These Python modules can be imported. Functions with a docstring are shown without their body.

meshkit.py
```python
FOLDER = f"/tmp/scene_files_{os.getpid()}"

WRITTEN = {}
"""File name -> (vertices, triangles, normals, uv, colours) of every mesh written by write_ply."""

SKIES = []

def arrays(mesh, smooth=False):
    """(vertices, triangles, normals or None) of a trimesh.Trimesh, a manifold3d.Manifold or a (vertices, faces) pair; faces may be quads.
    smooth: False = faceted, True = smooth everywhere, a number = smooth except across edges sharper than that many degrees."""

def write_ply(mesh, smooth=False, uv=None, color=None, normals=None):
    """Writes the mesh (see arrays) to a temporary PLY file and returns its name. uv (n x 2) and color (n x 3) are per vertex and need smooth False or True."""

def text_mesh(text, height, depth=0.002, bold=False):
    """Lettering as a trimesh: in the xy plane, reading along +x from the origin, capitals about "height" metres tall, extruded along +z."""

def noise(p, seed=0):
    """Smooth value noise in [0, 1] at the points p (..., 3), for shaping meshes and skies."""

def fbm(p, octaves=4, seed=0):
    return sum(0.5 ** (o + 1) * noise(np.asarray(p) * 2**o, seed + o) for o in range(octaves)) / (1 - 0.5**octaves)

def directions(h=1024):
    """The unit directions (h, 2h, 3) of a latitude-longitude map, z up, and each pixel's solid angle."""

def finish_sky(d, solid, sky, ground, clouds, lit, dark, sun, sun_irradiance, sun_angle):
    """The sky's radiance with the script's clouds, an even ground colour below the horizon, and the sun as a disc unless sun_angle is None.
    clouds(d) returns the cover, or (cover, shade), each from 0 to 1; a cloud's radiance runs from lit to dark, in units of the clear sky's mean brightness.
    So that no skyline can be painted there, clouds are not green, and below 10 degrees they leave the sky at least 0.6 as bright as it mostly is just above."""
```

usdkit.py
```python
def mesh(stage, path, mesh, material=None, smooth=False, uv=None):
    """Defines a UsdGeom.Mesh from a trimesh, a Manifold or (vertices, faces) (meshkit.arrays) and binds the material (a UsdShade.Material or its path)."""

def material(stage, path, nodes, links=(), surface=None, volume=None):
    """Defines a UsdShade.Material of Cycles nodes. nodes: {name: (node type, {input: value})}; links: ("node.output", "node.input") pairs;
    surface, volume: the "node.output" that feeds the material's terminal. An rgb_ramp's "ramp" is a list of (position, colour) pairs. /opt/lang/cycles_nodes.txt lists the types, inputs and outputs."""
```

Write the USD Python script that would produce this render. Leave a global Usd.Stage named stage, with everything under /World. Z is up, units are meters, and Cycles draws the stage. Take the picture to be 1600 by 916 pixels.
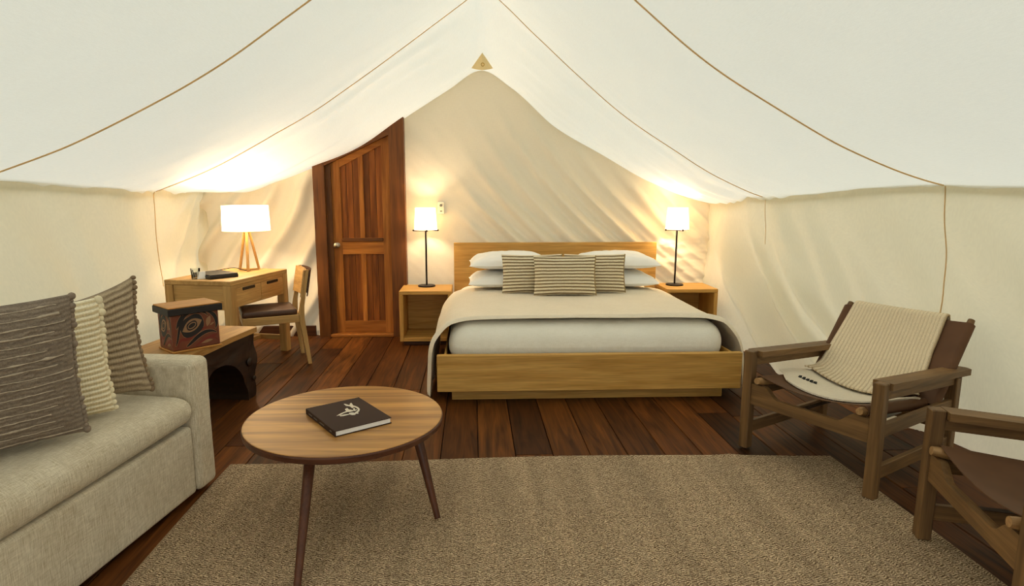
import math, random
import numpy as np
import trimesh
import shapely
from shapely.geometry import Polygon, LineString, Point
import usdkit, meshkit
from pxr import Gf, Sdf, Usd, UsdGeom, UsdLux, UsdShade, Vt

random.seed(7)
RNG = np.random.default_rng(7)
stage = Usd.Stage.CreateInMemory()
UsdGeom.SetStageUpAxis(stage, 'Z')
UsdGeom.SetStageMetersPerUnit(stage, 1.0)
UsdGeom.Xform.Define(stage, '/World')
UsdGeom.Scope.Define(stage, '/World/Looks')

# ------------------------------------------------------------------ camera, sky, exposure
F_PX, CX, CY = 940.0, 776.0, 458.0
PITCH, YAW, CAM_H = math.radians(9.24), math.radians(2.3), 1.41
cam = UsdGeom.Camera.Define(stage, '/World/camera')
ap = 36.0
cam.CreateHorizontalApertureAttr(ap)
cam.CreateVerticalApertureAttr(ap * 916 / 1600)
cam.CreateFocalLengthAttr(ap * F_PX / 1600)
cam.CreateHorizontalApertureOffsetAttr((800 - CX) / 1600 * ap)
cam.CreateVerticalApertureOffsetAttr((CY - 458) / 1600 * ap)
cam.CreateClippingRangeAttr(Gf.Vec2f(0.05, 500))
fw = np.array([math.sin(YAW) * math.cos(PITCH), math.cos(YAW) * math.cos(PITCH), -math.sin(PITCH)])
rt = np.array([math.cos(YAW), -math.sin(YAW), 0])
up = np.cross(rt, fw)
M = Gf.Matrix4d(*rt, 0, *up, 0, *(-fw), 0, 0, 0, CAM_H, 1)
cam.AddTransformOp().Set(M)
cam.CreateExposureAttr(0.05)

dome = UsdLux.DomeLight.Define(stage, '/World/sky')
dome.CreateIntensityAttr(0.58)
dome.CreateColorAttr(Gf.Vec3f(0.975, 1.0, 0.955))
LAMP_COLOR = Gf.Vec3f(1.0, 0.76, 0.50)
DESK_LAMP, BED_LAMP = 540.0, 390.0

# ------------------------------------------------------------------ helpers
used = {}
def numbered(path):
    n = used.get(path, 0)
    used[path] = n + 1
    return path if n == 0 else f'{path}_{n:03d}'

def setdata(p, label=None, cat=None, group=None, kind=None):
    for k, v in (('label', label), ('category', cat), ('group', group), ('kind', kind)):
        if v:
            p.SetCustomDataByKey(k, v)
    return p

def frame(loc=(0, 0, 0), rz=0.0):
    c, s = math.cos(rz), math.sin(rz)
    return Gf.Matrix4d(c, s, 0, 0, -s, c, 0, 0, 0, 0, 1, 0, *[float(x) for x in loc], 1)

def axes(o, x, y, z):
    return Gf.Matrix4d(*map(float, x), 0, *map(float, y), 0, *map(float, z), 0, *map(float, o), 1)

def thing(name, label, cat, m=None, group=None, kind=None):
    x = UsdGeom.Xform.Define(stage, numbered('/World/' + name))
    x.AddTransformOp().Set(m if m is not None else frame())
    return setdata(x.GetPrim(), label, cat, group, kind)

def obj(name, mesh, mat, parent=None, smooth=False, uv=None, label=None, cat=None, group=None, kind=None):
    base = str(parent.GetPath()) if parent is not None else '/World'
    m = usdkit.mesh(stage, numbered(base + '/' + name), mesh, mat, smooth=smooth, uv=uv)
    return setdata(m.GetPrim(), label, cat, group, kind)

def dup(root, m, label, group=None, cat=None):
    was = root.GetCustomData()
    x = UsdGeom.Xform.Define(stage, numbered('/World/' + root.GetName().split('_0')[0]))
    x.AddTransformOp().Set(m)
    p = x.GetPrim()
    p.GetReferences().AddInternalReference(root.GetPath())
    p.SetInstanceable(True)
    return setdata(p, label, cat or was['category'], group or was.get('group'))

def cat(*ms):
    return trimesh.util.concatenate(list(ms))

def cbox(c, size, r=0.004, rot=None):
    """chamfered box"""
    h = np.array(size, float) / 2
    r = min(r, h.min() * 0.8)
    pts = []
    for sx in (-1, 1):
        for sy in (-1, 1):
            for sz in (-1, 1):
                s = np.array([sx, sy, sz])
                for k in range(3):
                    q = s * (h - r)
                    q[k] = s[k] * h[k]
                    pts.append(q)
    m = trimesh.Trimesh(np.array(pts)).convex_hull
    if rot is not None:
        m.apply_transform(rot)
    m.apply_translation(c)
    return m

def bb(x0, x1, y0, y1, z0, z1, r=0.004):
    return cbox(((x0 + x1) / 2, (y0 + y1) / 2, (z0 + z1) / 2), (x1 - x0, y1 - y0, z1 - z0), r)

def beam(p0, p1, w, t, r=0.004, side=(0, 0, 1)):
    """chamfered bar from p0 to p1; t is its size along `side`, w across"""
    p0, p1 = np.array(p0, float), np.array(p1, float)
    a = p1 - p0
    L = np.linalg.norm(a)
    a /= L
    s = np.array(side, float)
    s -= a * (s @ a)
    s /= np.linalg.norm(s)
    b = np.cross(s, a)
    T = np.eye(4)
    T[:3, 0], T[:3, 1], T[:3, 2] = a, b, s
    m = cbox((0, 0, 0), (L, w, t), r, T)
    m.apply_translation((p0 + p1) / 2)
    return m

def tube(pts, rad, n=10, cap=True):
    pts = np.array(pts, float)
    k = len(pts)
    rad = np.broadcast_to(np.asarray(rad, float), (k,))
    tan = np.gradient(pts, axis=0)
    tan /= np.linalg.norm(tan, axis=1)[:, None]
    ref = np.array([0, 0, 1.0]) if abs(tan[0, 2]) < 0.9 else np.array([1.0, 0, 0])
    u = np.cross(tan[0], ref)
    u /= np.linalg.norm(u)
    v = []
    th = np.linspace(0, 2 * np.pi, n, endpoint=False)
    for i in range(k):
        u = u - tan[i] * (u @ tan[i])
        u /= np.linalg.norm(u)
        w = np.cross(tan[i], u)
        v.append(pts[i] + rad[i] * (np.cos(th)[:, None] * u + np.sin(th)[:, None] * w))
    v = np.vstack(v)
    f = []
    for i in range(k - 1):
        for j in range(n):
            a, b = i * n + j, i * n + (j + 1) % n
            f += [[a, b, b + n], [a, b + n, a + n]]
    if cap:
        v = np.vstack([v, pts[0], pts[-1]])
        for j in range(n):
            f += [[len(v) - 2, (j + 1) % n, j], [len(v) - 1, (k - 1) * n + j, (k - 1) * n + (j + 1) % n]]
    return trimesh.Trimesh(v, f, process=False)

def lathe(prof, n=40):
    """profile of (r, z) pairs, revolved about z; ends closed where r = 0"""
    prof = np.array(prof, float)
    th = np.linspace(0, 2 * np.pi, n, endpoint=False)
    v = np.vstack([np.column_stack([r * np.cos(th), r * np.sin(th), np.full(n, z)]) for r, z in prof])
    f = []
    for i in range(len(prof) - 1):
        for j in range(n):
            a, b = i * n + j, i * n + (j + 1) % n
            f += [[a, b, b + n], [a, b + n, a + n]]
    m = trimesh.Trimesh(v, f, process=False)
    return m

def grid(nu, nv, fn):
    """sheet of (nu+1)*(nv+1) points fn(u, v) -> (n,3); returns verts, faces, uv"""
    U, V = np.meshgrid(np.linspace(0, 1, nu + 1), np.linspace(0, 1, nv + 1), indexing='ij')
    u, v = U.ravel(), V.ravel()
    p = fn(u, v)
    i, j = np.meshgrid(np.arange(nu), np.arange(nv), indexing='ij')
    a = (i * (nv + 1) + j).ravel()
    f = np.vstack([np.column_stack([a, a + nv + 1, a + nv + 2]), np.column_stack([a, a + nv + 2, a + 1])])
    return p, f, np.column_stack([u, v])

def soft_box(sx, sy, sz, r, n=(12, 12, 6), disp=None):
    """rounded box from a subdivided box; disp(p, normal) -> offset"""
    h = np.array([sx, sy, sz]) / 2
    vs, fs, c = [], [], 0
    def lin(k, m):  # denser towards the edges
        e = np.linspace(0, 1, 7)[1:] * 0
        t = np.linspace(-1, 1, m + 1)
        edge = 1 - r / h[k]
        fine = edge + (1 - edge) * np.linspace(0, 1, 6)
        t = t[(t > -edge) & (t < edge)]
        return np.concatenate([-fine[::-1], t, fine]) * h[k]
    for ax in range(3):
        o1, o2 = (ax + 1) % 3, (ax + 2) % 3
        A, B = lin(o1, n[o1]), lin(o2, n[o2])
        for s in (-1, 1):
            P = np.zeros((len(A), len(B), 3))
            P[..., ax] = s * h[ax]
            P[..., o1] = A[:, None]
            P[..., o2] = B[None]
            i, j = np.meshgrid(np.arange(len(A) - 1), np.arange(len(B) - 1), indexing='ij')
            a = (i * len(B) + j).ravel() + c
            L = len(B)
            q = np.vstack([np.column_stack([a, a + L, a + L + 1]), np.column_stack([a, a + L + 1, a + 1])])
            fs.append(q if s > 0 else q[:, ::-1])
            vs.append(P.reshape(-1, 3))
            c += P.shape[0] * P.shape[1]
    v = np.vstack(vs)
    inner = np.clip(v, -(h - r), h - r)
    d = v - inner
    L = np.linalg.norm(d, axis=1, keepdims=True)
    nrm = d / np.maximum(L, 1e-9)
    v = inner + nrm * r
    if disp is not None:
        v = v + disp(v, nrm)
    m = trimesh.Trimesh(v, np.vstack(fs), process=False)
    m.merge_vertices(digits_vertex=6)
    return m

def pillow(w, h, t, nu=40, nv=40, relief=None, pinch=0.05, power=0.55, back=1.0):
    """cushion in local x (width), z (height, base at 0), y (thickness, front is -y); with uv"""
    def side(s):
        def fn(u, v):
            a, b = 2 * u - 1, 2 * v - 1
            x = a * w / 2 * (1 - pinch * (1 - b ** 2))
            z = b * h / 2 * (1 - pinch * (1 - a ** 2)) + h / 2
            e = np.maximum(1 - np.abs(a) ** 2.6, 0) * np.maximum(1 - np.abs(b) ** 2.6, 0)
            y = t / 2 * e ** power
            if relief is not None:
                y = y + relief(u, v) * np.minimum(1, e * 5)
            return np.column_stack([x, s * y * (back if s > 0 else 1.0), z])
        return fn
    p1, f1, u1 = grid(nu, nv, side(-1))
    p2, f2, u2 = grid(nu, nv, side(1))
    return trimesh.Trimesh(np.vstack([p1, p2]), np.vstack([f1, f2[:, ::-1] + len(p1)]), process=False), np.vstack([u1, u2])

def extrude(poly, depth, T=None):
    gs = getattr(poly, 'geoms', [poly])
    m = cat(*[trimesh.creation.extrude_polygon(g, depth, engine='earcut') for g in gs if g.area > 0])
    if T is not None:
        m.apply_transform(T)
    return m

def mat4(x, y, z, o):
    T = np.eye(4)
    T[:3, 0], T[:3, 1], T[:3, 2], T[:3, 3] = x, y, z, o
    return T

fbm = meshkit.fbm
def n3(x, y, z, s=0, o=3):
    return fbm(np.stack(np.broadcast_arrays(x, y, z), -1), o, s) - 0.5

# ------------------------------------------------------------------ materials
def lin(*c):
    c = np.array(c, float) / 255
    return tuple(np.where(c <= 0.04045, c / 12.92, ((c + 0.055) / 1.055) ** 2.4))

def make(name, nodes, links, surface):
    return usdkit.material(stage, '/World/Looks/' + name, nodes, links, surface=surface)

def wood(name, dark, light, axis, rough=0.45, scale=1.0, vary=0.25, knot=1.2, spec=0.35):
    sc = [22.0 * scale] * 3
    sc[axis] = 1.6 * scale
    f = [150.0 * scale] * 3
    f[axis] = 5.0 * scale
    mid = tuple((np.array(dark) + np.array(light)) / 2)
    nodes = {
        'tc': ('texture_coordinate', {}), 'oi': ('object_info', {}),
        'off': ('vector_math', {'math_type': 'scale', 'vector1': (3.1, 5.3, 4.7)}),
        'add': ('vector_math', {'math_type': 'add'}),
        'm1': ('mapping', {'scale': tuple(sc)}), 'm2': ('mapping', {'scale': tuple(f)}),
        'n1': ('noise_texture', {'scale': 1.0, 'detail': 4.0, 'roughness': 0.55, 'distortion': knot}),
        'n2': ('noise_texture', {'scale': 1.0, 'detail': 2.0, 'roughness': 0.6}),
        'r': ('rgb_ramp', {'ramp': [(0.28, dark), (0.5, mid), (0.72, light)]}),
        'g': ('map_range', {'from_min': 0.3, 'from_max': 0.7, 'to_min': 0.82, 'to_max': 1.08}),
        'hv': ('map_range', {'from_min': 0.0, 'from_max': 1.0, 'to_min': 1 - vary, 'to_max': 1 + vary}),
        'mul': ('math', {'math_type': 'multiply'}),
        'h': ('hsv', {'hue': 0.5, 'saturation': 1.0, 'fac': 1.0}),
        'b': ('bump', {'strength': 0.12, 'distance': 0.002}),
        'p': ('principled_bsdf', {'roughness': rough, 'specular_ior_level': spec}),
    }
    links = [('oi.random', 'off.scale'), ('tc.object', 'add.vector1'), ('off.vector', 'add.vector2'),
             ('add.vector', 'm1.vector'), ('add.vector', 'm2.vector'), ('m1.vector', 'n1.vector'), ('m2.vector', 'n2.vector'),
             ('n1.fac', 'r.fac'), ('n2.fac', 'g.value'), ('oi.random', 'hv.value'), ('g.result', 'mul.value1'), ('hv.result', 'mul.value2'),
             ('mul.value', 'h.value'), ('r.color', 'h.color'), ('h.color', 'p.base_color'), ('n2.fac', 'b.height'), ('b.normal', 'p.normal')]
    return make(name, nodes, links, 'p.BSDF')

def plain(name, color, rough=0.5, metal=0.0, spec=0.5, bump=0.0, bscale=300.0, var=0.0, vscale=8.0, sheen=0.0):
    c = np.array(color)
    nodes = {'tc': ('texture_coordinate', {}),
             'n': ('noise_texture', {'scale': bscale, 'detail': 2.0}),
             'n2': ('noise_texture', {'scale': vscale, 'detail': 3.0}),
             'r': ('rgb_ramp', {'ramp': [(0.3, tuple(c * (1 - var))), (0.7, tuple(np.minimum(c * (1 + var), 0.95)))]}),
             'b': ('bump', {'strength': bump, 'distance': 0.002}),
             'p': ('principled_bsdf', {'roughness': rough, 'metallic': metal, 'specular_ior_level': spec, 'sheen_weight': sheen})}
    links = [('tc.object', 'n.vector'), ('tc.object', 'n2.vector'), ('n2.fac', 'r.fac'), ('r.color', 'p.base_color'), ('n.fac', 'b.height')]
    if bump:
        links.append(('b.normal', 'p.normal'))
    return make(name, nodes, links, 'p.BSDF')

def cloth(name, dark, light, scale=260.0, bump=0.35, streak=6.0, sheen=0.1, aspect=14.0):
    """woven cloth: two crossed streaky noises in object space"""
    nodes = {'tc': ('texture_coordinate', {}),
             'm1': ('mapping', {'scale': (scale, scale / aspect, scale)}), 'm2': ('mapping', {'scale': (scale / aspect, scale, scale / aspect)}),
             'm3': ('mapping', {'scale': (scale, scale, scale / aspect)}),
             'n1': ('noise_texture', {'scale': 1.0, 'detail': 2.0}), 'n2': ('noise_texture', {'scale': 1.0, 'detail': 2.0}),
             'n3': ('noise_texture', {'scale': 1.0, 'detail': 2.0}), 'n4': ('noise_texture', {'scale': streak, 'detail': 3.0}),
             'a': ('math', {'math_type': 'add'}), 'a2': ('math', {'math_type': 'add'}), 'a3': ('math', {'math_type': 'multiply_add', 'value2': 0.5}),
             'mr': ('map_range', {'from_min': 1.35, 'from_max': 2.15, 'to_min': 0.0, 'to_max': 1.0}),
             'r': ('rgb_ramp', {'ramp': [(0.0, dark), (1.0, light)]}),
             'b': ('bump', {'strength': bump, 'distance': 0.001}),
             'p': ('principled_bsdf', {'roughness': 0.9, 'specular_ior_level': 0.1, 'sheen_weight': sheen})}
    links = [('tc.object', 'm1.vector'), ('tc.object', 'm2.vector'), ('tc.object', 'm3.vector'), ('m1.vector', 'n1.vector'), ('m2.vector', 'n2.vector'),
             ('m3.vector', 'n3.vector'), ('tc.object', 'n4.vector'), ('n1.fac', 'a.value1'), ('n2.fac', 'a.value2'), ('a.value', 'a2.value1'), ('n3.fac', 'a2.value2'),
             ('n4.fac', 'a3.value1'), ('a2.value', 'a3.value3'), ('a3.value', 'mr.value'), ('mr.result', 'r.fac'), ('r.color', 'p.base_color'),
             ('a2.value', 'b.height'), ('b.normal', 'p.normal')]
    return make(name, nodes, links, 'p.BSDF')

def canvas(name, reflect, through, fac):
    nodes = {'tc': ('texture_coordinate', {}),
             'm1': ('mapping', {'scale': (420, 30, 30)}), 'm2': ('mapping', {'scale': (30, 420, 420)}),
             'n1': ('noise_texture', {'scale': 1.0, 'detail': 2.0}), 'n2': ('noise_texture', {'scale': 1.0, 'detail': 2.0}), 'n3': ('noise_texture', {'scale': 3.0, 'detail': 5.0}),
             'a': ('math', {'math_type': 'add'}), 'a3': ('math', {'math_type': 'multiply_add', 'value2': 0.4}),
             'mr': ('map_range', {'from_min': 0.8, 'from_max': 1.6, 'to_min': 0.92, 'to_max': 1.0}),
             'c1': ('vector_math', {'math_type': 'scale', 'vector1': reflect}), 'c2': ('vector_math', {'math_type': 'scale', 'vector1': through}),
             'b': ('bump', {'strength': 0.1, 'distance': 0.001}),
             'd': ('diffuse_bsdf', {}), 't': ('translucent_bsdf', {}), 'mx': ('mix_closure', {'fac': fac})}
    links = [('tc.object', 'm1.vector'), ('tc.object', 'm2.vector'), ('tc.object', 'n3.vector'), ('m1.vector', 'n1.vector'), ('m2.vector', 'n2.vector'), ('n1.fac', 'a.value1'), ('n2.fac', 'a.value2'),
             ('n3.fac', 'a3.value1'), ('a.value', 'a3.value3'), ('a3.value', 'mr.value'), ('mr.result', 'c1.scale'), ('mr.result', 'c2.scale'),
             ('c1.vector', 'd.color'), ('c2.vector', 't.color'), ('a.value', 'b.height'), ('b.normal', 'd.normal'), ('d.BSDF', 'mx.closure1'), ('t.BSDF', 'mx.closure2')]
    return make(name, nodes, links, 'mx.closure')

CANVAS_ROOF = canvas('canvas_roof', lin(239, 237, 229), lin(238, 240, 231), 0.37)
CANVAS_WALL = canvas('canvas_wall', lin(236, 226, 203), lin(233, 224, 196), 0.40)
CANVAS_FRONT = canvas('canvas_front', lin(214, 200, 168), lin(214, 200, 168), 0.10)
CANVAS_BACK = canvas('canvas_back', lin(240, 228, 206), lin(232, 218, 190), 0.18)
SEAM = canvas('seam_tape', lin(240, 214, 168), lin(240, 212, 158), 0.45)
GUSSET = canvas('gusset_cloth', lin(238, 216, 166), lin(238, 214, 160), 0.40)
BRASS = plain('brass', lin(190, 160, 90), 0.35, metal=1.0)

def set3(prefix, dark, light, **k):
    return [wood(prefix + '_' + 'xyz'[a], dark, light, a, **k) for a in range(3)]
OAK = set3('oak', lin(184, 134, 60), lin(218, 170, 92), rough=0.5, vary=0.05, knot=0.7)
DESKOAK = set3('desk_oak', lin(172, 130, 72), lin(208, 166, 104), rough=0.5, vary=0.05, knot=0.7)
CEDAR = set3('cedar', lin(138, 78, 24), lin(192, 124, 54), rough=0.45, vary=0.20, knot=0.35, spec=0.25)
CEDARPANEL = wood('cedar_panel', lin(104, 54, 16), lin(168, 98, 38), 2, rough=0.45, vary=0.28, knot=0.3, spec=0.25)
CEDARDARK = set3('cedar_dark', lin(80, 44, 13), lin(122, 72, 26), rough=0.5, vary=0.10, knot=0.5)
DOWEL = wood('dowel_oak', lin(136, 100, 60), lin(182, 142, 94), 0, rough=0.5, vary=0.05)
CHAIROAK = set3('chair_oak', lin(92, 66, 38), lin(140, 105, 64), rough=0.55, vary=0.08, knot=0.6)
WALNUT = set3('walnut', lin(66, 34, 20), lin(98, 56, 35), rough=0.4, vary=0.05, knot=0.5)
TABLETOP = wood('table_top_wood', lin(132, 84, 36), lin(212, 156, 82), 0, rough=0.36, scale=0.34, vary=0.02, knot=2.2)
FLOORWOOD = [wood(f'floor_wood_{k}', lin(*a), lin(*b), 1, rough=0.5, scale=0.8, vary=0.30, knot=1.5, spec=0.12) for k, (a, b) in enumerate([((54, 28, 10), (116, 66, 26)), ((44, 23, 9), (92, 51, 21)), ((62, 33, 12), (130, 76, 30))])]
DARKSLAB = set3('slab_wood', lin(24, 13, 8), lin(50, 29, 16), rough=0.55, vary=0.05)
LIGHTSLAB = wood('slab_top_wood', lin(150, 104, 52), lin(196, 148, 84), 1, rough=0.5, vary=0.02)
SUBFLOOR = plain('subfloor', lin(30, 18, 10), 0.9)
BASEBOARD = wood('baseboard_wood', lin(60, 30, 12), lin(96, 54, 24), 0, rough=0.5)
GROUND = plain('ground_soil', lin(96, 104, 62), 1.0, var=0.3, vscale=2.0, spec=0.0)
LINEN = cloth('sofa_linen', lin(180, 164, 136), lin(228, 217, 194), scale=420, bump=0.25, aspect=16)
DUVET = cloth('duvet_cotton', lin(234, 228, 212), lin(246, 241, 228), scale=420, bump=0.12)
BLANKET = cloth('oatmeal_blanket', lin(228, 213, 188), lin(244, 232, 210), scale=420, bump=0.2)
WHITECOTTON = cloth('white_cotton', lin(246, 244, 238), lin(252, 250, 246), scale=420, bump=0.08)
THROW = cloth('throw_knit', lin(186, 160, 118), lin(214, 192, 152), scale=500, bump=0.4)
THROWFLAT = cloth('throw_knit_pale', lin(224, 210, 186), lin(238, 226, 204), scale=500, bump=0.3)
LEATHER = plain('sling_leather', lin(96, 66, 44), 0.6, spec=0.2, bump=0.15, bscale=220, var=0.12)
LEATHERDARK = plain('seat_leather_dark', lin(78, 50, 32), 0.45, spec=0.4, bump=0.1, bscale=260, var=0.15)
BLACK = plain('black_lacquer', lin(22, 18, 16), 0.45)
BLACKMETAL = plain('bronze_metal', lin(46, 34, 26), 0.45, metal=0.6)
STEEL = plain('satin_nickel', lin(190, 178, 158), 0.3, metal=1.0)
WHITEPLASTIC = plain('white_plastic', lin(225, 222, 210), 0.4)
GREYPLASTIC = plain('grey_plastic', lin(120, 116, 108), 0.5)
PAPER = plain('paper', lin(246, 245, 240), 0.8, bump=0.1, bscale=900)
COVER = plain('book_cloth', lin(60, 42, 33), 0.7, spec=0.2, bump=0.1, bscale=900)
EMBLEM = plain('emblem_print', lin(214, 204, 184), 0.7)
BLACKTAPE = plain('label_black', lin(24, 22, 20), 0.8)
BOXWOOD = plain('box_wood', lin(116, 58, 34), 0.5, var=0.12, vscale=14)
BOXLID = wood('box_lid_wood', lin(170, 112, 48), lin(206, 146, 72), 0, rough=0.5, vary=0.02)
PAINTBLACK = plain('paint_black', lin(28, 20, 18), 0.6)
PAINTRED = plain('paint_red', lin(120, 42, 26), 0.6)
PAINTTAN = plain('paint_tan', lin(150, 112, 76), 0.6)
SHADE = make('lamp_shade_linen', {'d': ('diffuse_bsdf', {'color': lin(240, 230, 208)}), 't': ('translucent_bsdf', {'color': lin(250, 242, 224)}), 'm': ('mix_closure', {'fac': 0.55})},
             [('d.BSDF', 'm.closure1'), ('t.BSDF', 'm.closure2')], 'm.closure')
GLASS = make('clear_glass', {'f': ('fresnel', {'IOR': 1.45}), 't': ('transparent_bsdf', {'color': (0.93, 0.95, 0.94)}), 'g': ('glossy_bsdf', {'color': (1, 1, 1), 'roughness': 0.02}), 'm': ('mix_closure', {})},
             [('f.fac', 'm.fac'), ('t.BSDF', 'm.closure1'), ('g.BSDF', 'm.closure2')], 'm.closure')

def ribs(name, dark, light, rows, rough=0.95, uneven=0.25, along='y', phase=0.0, sharp=0.5, bias=0.0):
    """striped knit: rows counted along v of the uv map"""
    nodes = {'uv': ('uvmap', {'attribute': 'st'}), 'sx': ('separate_xyz', {}), 'tc': ('texture_coordinate', {}),
             'n0': ('noise_texture', {'scale': 14.0, 'detail': 3.0}), 'nm': ('math', {'math_type': 'multiply_add', 'value2': uneven, 'value3': phase}),
             'k': ('math', {'math_type': 'multiply_add', 'value2': float(rows)}), 'w': ('math', {'math_type': 'multiply', 'value2': 2 * math.pi}),
             's': ('math', {'math_type': 'cosine'}), 'mr': ('map_range', {'from_min': bias - sharp, 'from_max': bias + sharp, 'to_min': 0, 'to_max': 1, 'clamp': True}),
             'r': ('rgb_ramp', {'ramp': [(0.0, dark), (1.0, light)]}),
             'n1': ('noise_texture', {'scale': 260.0, 'detail': 2.0}), 'g': ('map_range', {'from_min': 0.3, 'from_max': 0.7, 'to_min': 0.75, 'to_max': 1.12}),
             'h': ('hsv', {'hue': 0.5, 'saturation': 1.0, 'fac': 1.0}), 'b': ('bump', {'strength': 0.5, 'distance': 0.002}),
             'p': ('principled_bsdf', {'roughness': rough, 'specular_ior_level': 0.1, 'sheen_weight': 0.1})}
    links = [('uv.UV', 'sx.vector'), ('tc.object', 'n0.vector'), ('n0.fac', 'nm.value1'), ('nm.value', 'k.value3'), ('sx.' + along, 'k.value1'), ('k.value', 'w.value1'), ('w.value', 's.value1'),
             ('s.value', 'mr.value'), ('mr.result', 'r.fac'), ('tc.object', 'n1.vector'), ('n1.fac', 'g.value'), ('g.result', 'h.value'), ('r.color', 'h.color'), ('h.color', 'p.base_color'), ('n1.fac', 'b.height'), ('b.normal', 'p.normal')]
    return make(name, nodes, links, 'p.BSDF')
STRIPED = ribs('striped_cushion_knit', lin(128, 106, 76), lin(238, 224, 192), 12, sharp=0.5, bias=-0.35)
CREAMKNIT = ribs('cream_knit', lin(214, 194, 152), lin(250, 240, 212), 22, uneven=0.1, sharp=0.9)
TAUPEKNIT = ribs('taupe_knit', lin(138, 118, 94), lin(190, 170, 140), 17, uneven=0.9, sharp=1.2)
DARKKNIT = ribs('dark_knit', lin(112, 97, 84), lin(154, 139, 122), 30, uneven=1.5, sharp=1.6)
SLUB = plain('slub_yarn', lin(186, 170, 150), 0.95, spec=0.1, bump=0.5, bscale=300, var=0.15, vscale=40)
TAUPEYARN = plain('taupe_yarn', lin(138, 116, 92), 0.95, spec=0.1, bump=0.5, bscale=300, var=0.2, vscale=60)
CREAMYARN = plain('cream_yarn', lin(238, 225, 192), 0.95, spec=0.1, bump=0.5, bscale=300, var=0.1, vscale=60)
DARKYARN = plain('dark_yarn', lin(140, 124, 108), 0.95, spec=0.1, bump=0.5, bscale=300, var=0.15, vscale=60)
TANKNIT = ribs('tan_knit', lin(120, 96, 58), lin(176, 150, 102), 20, uneven=0.3, sharp=1.0)

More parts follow.
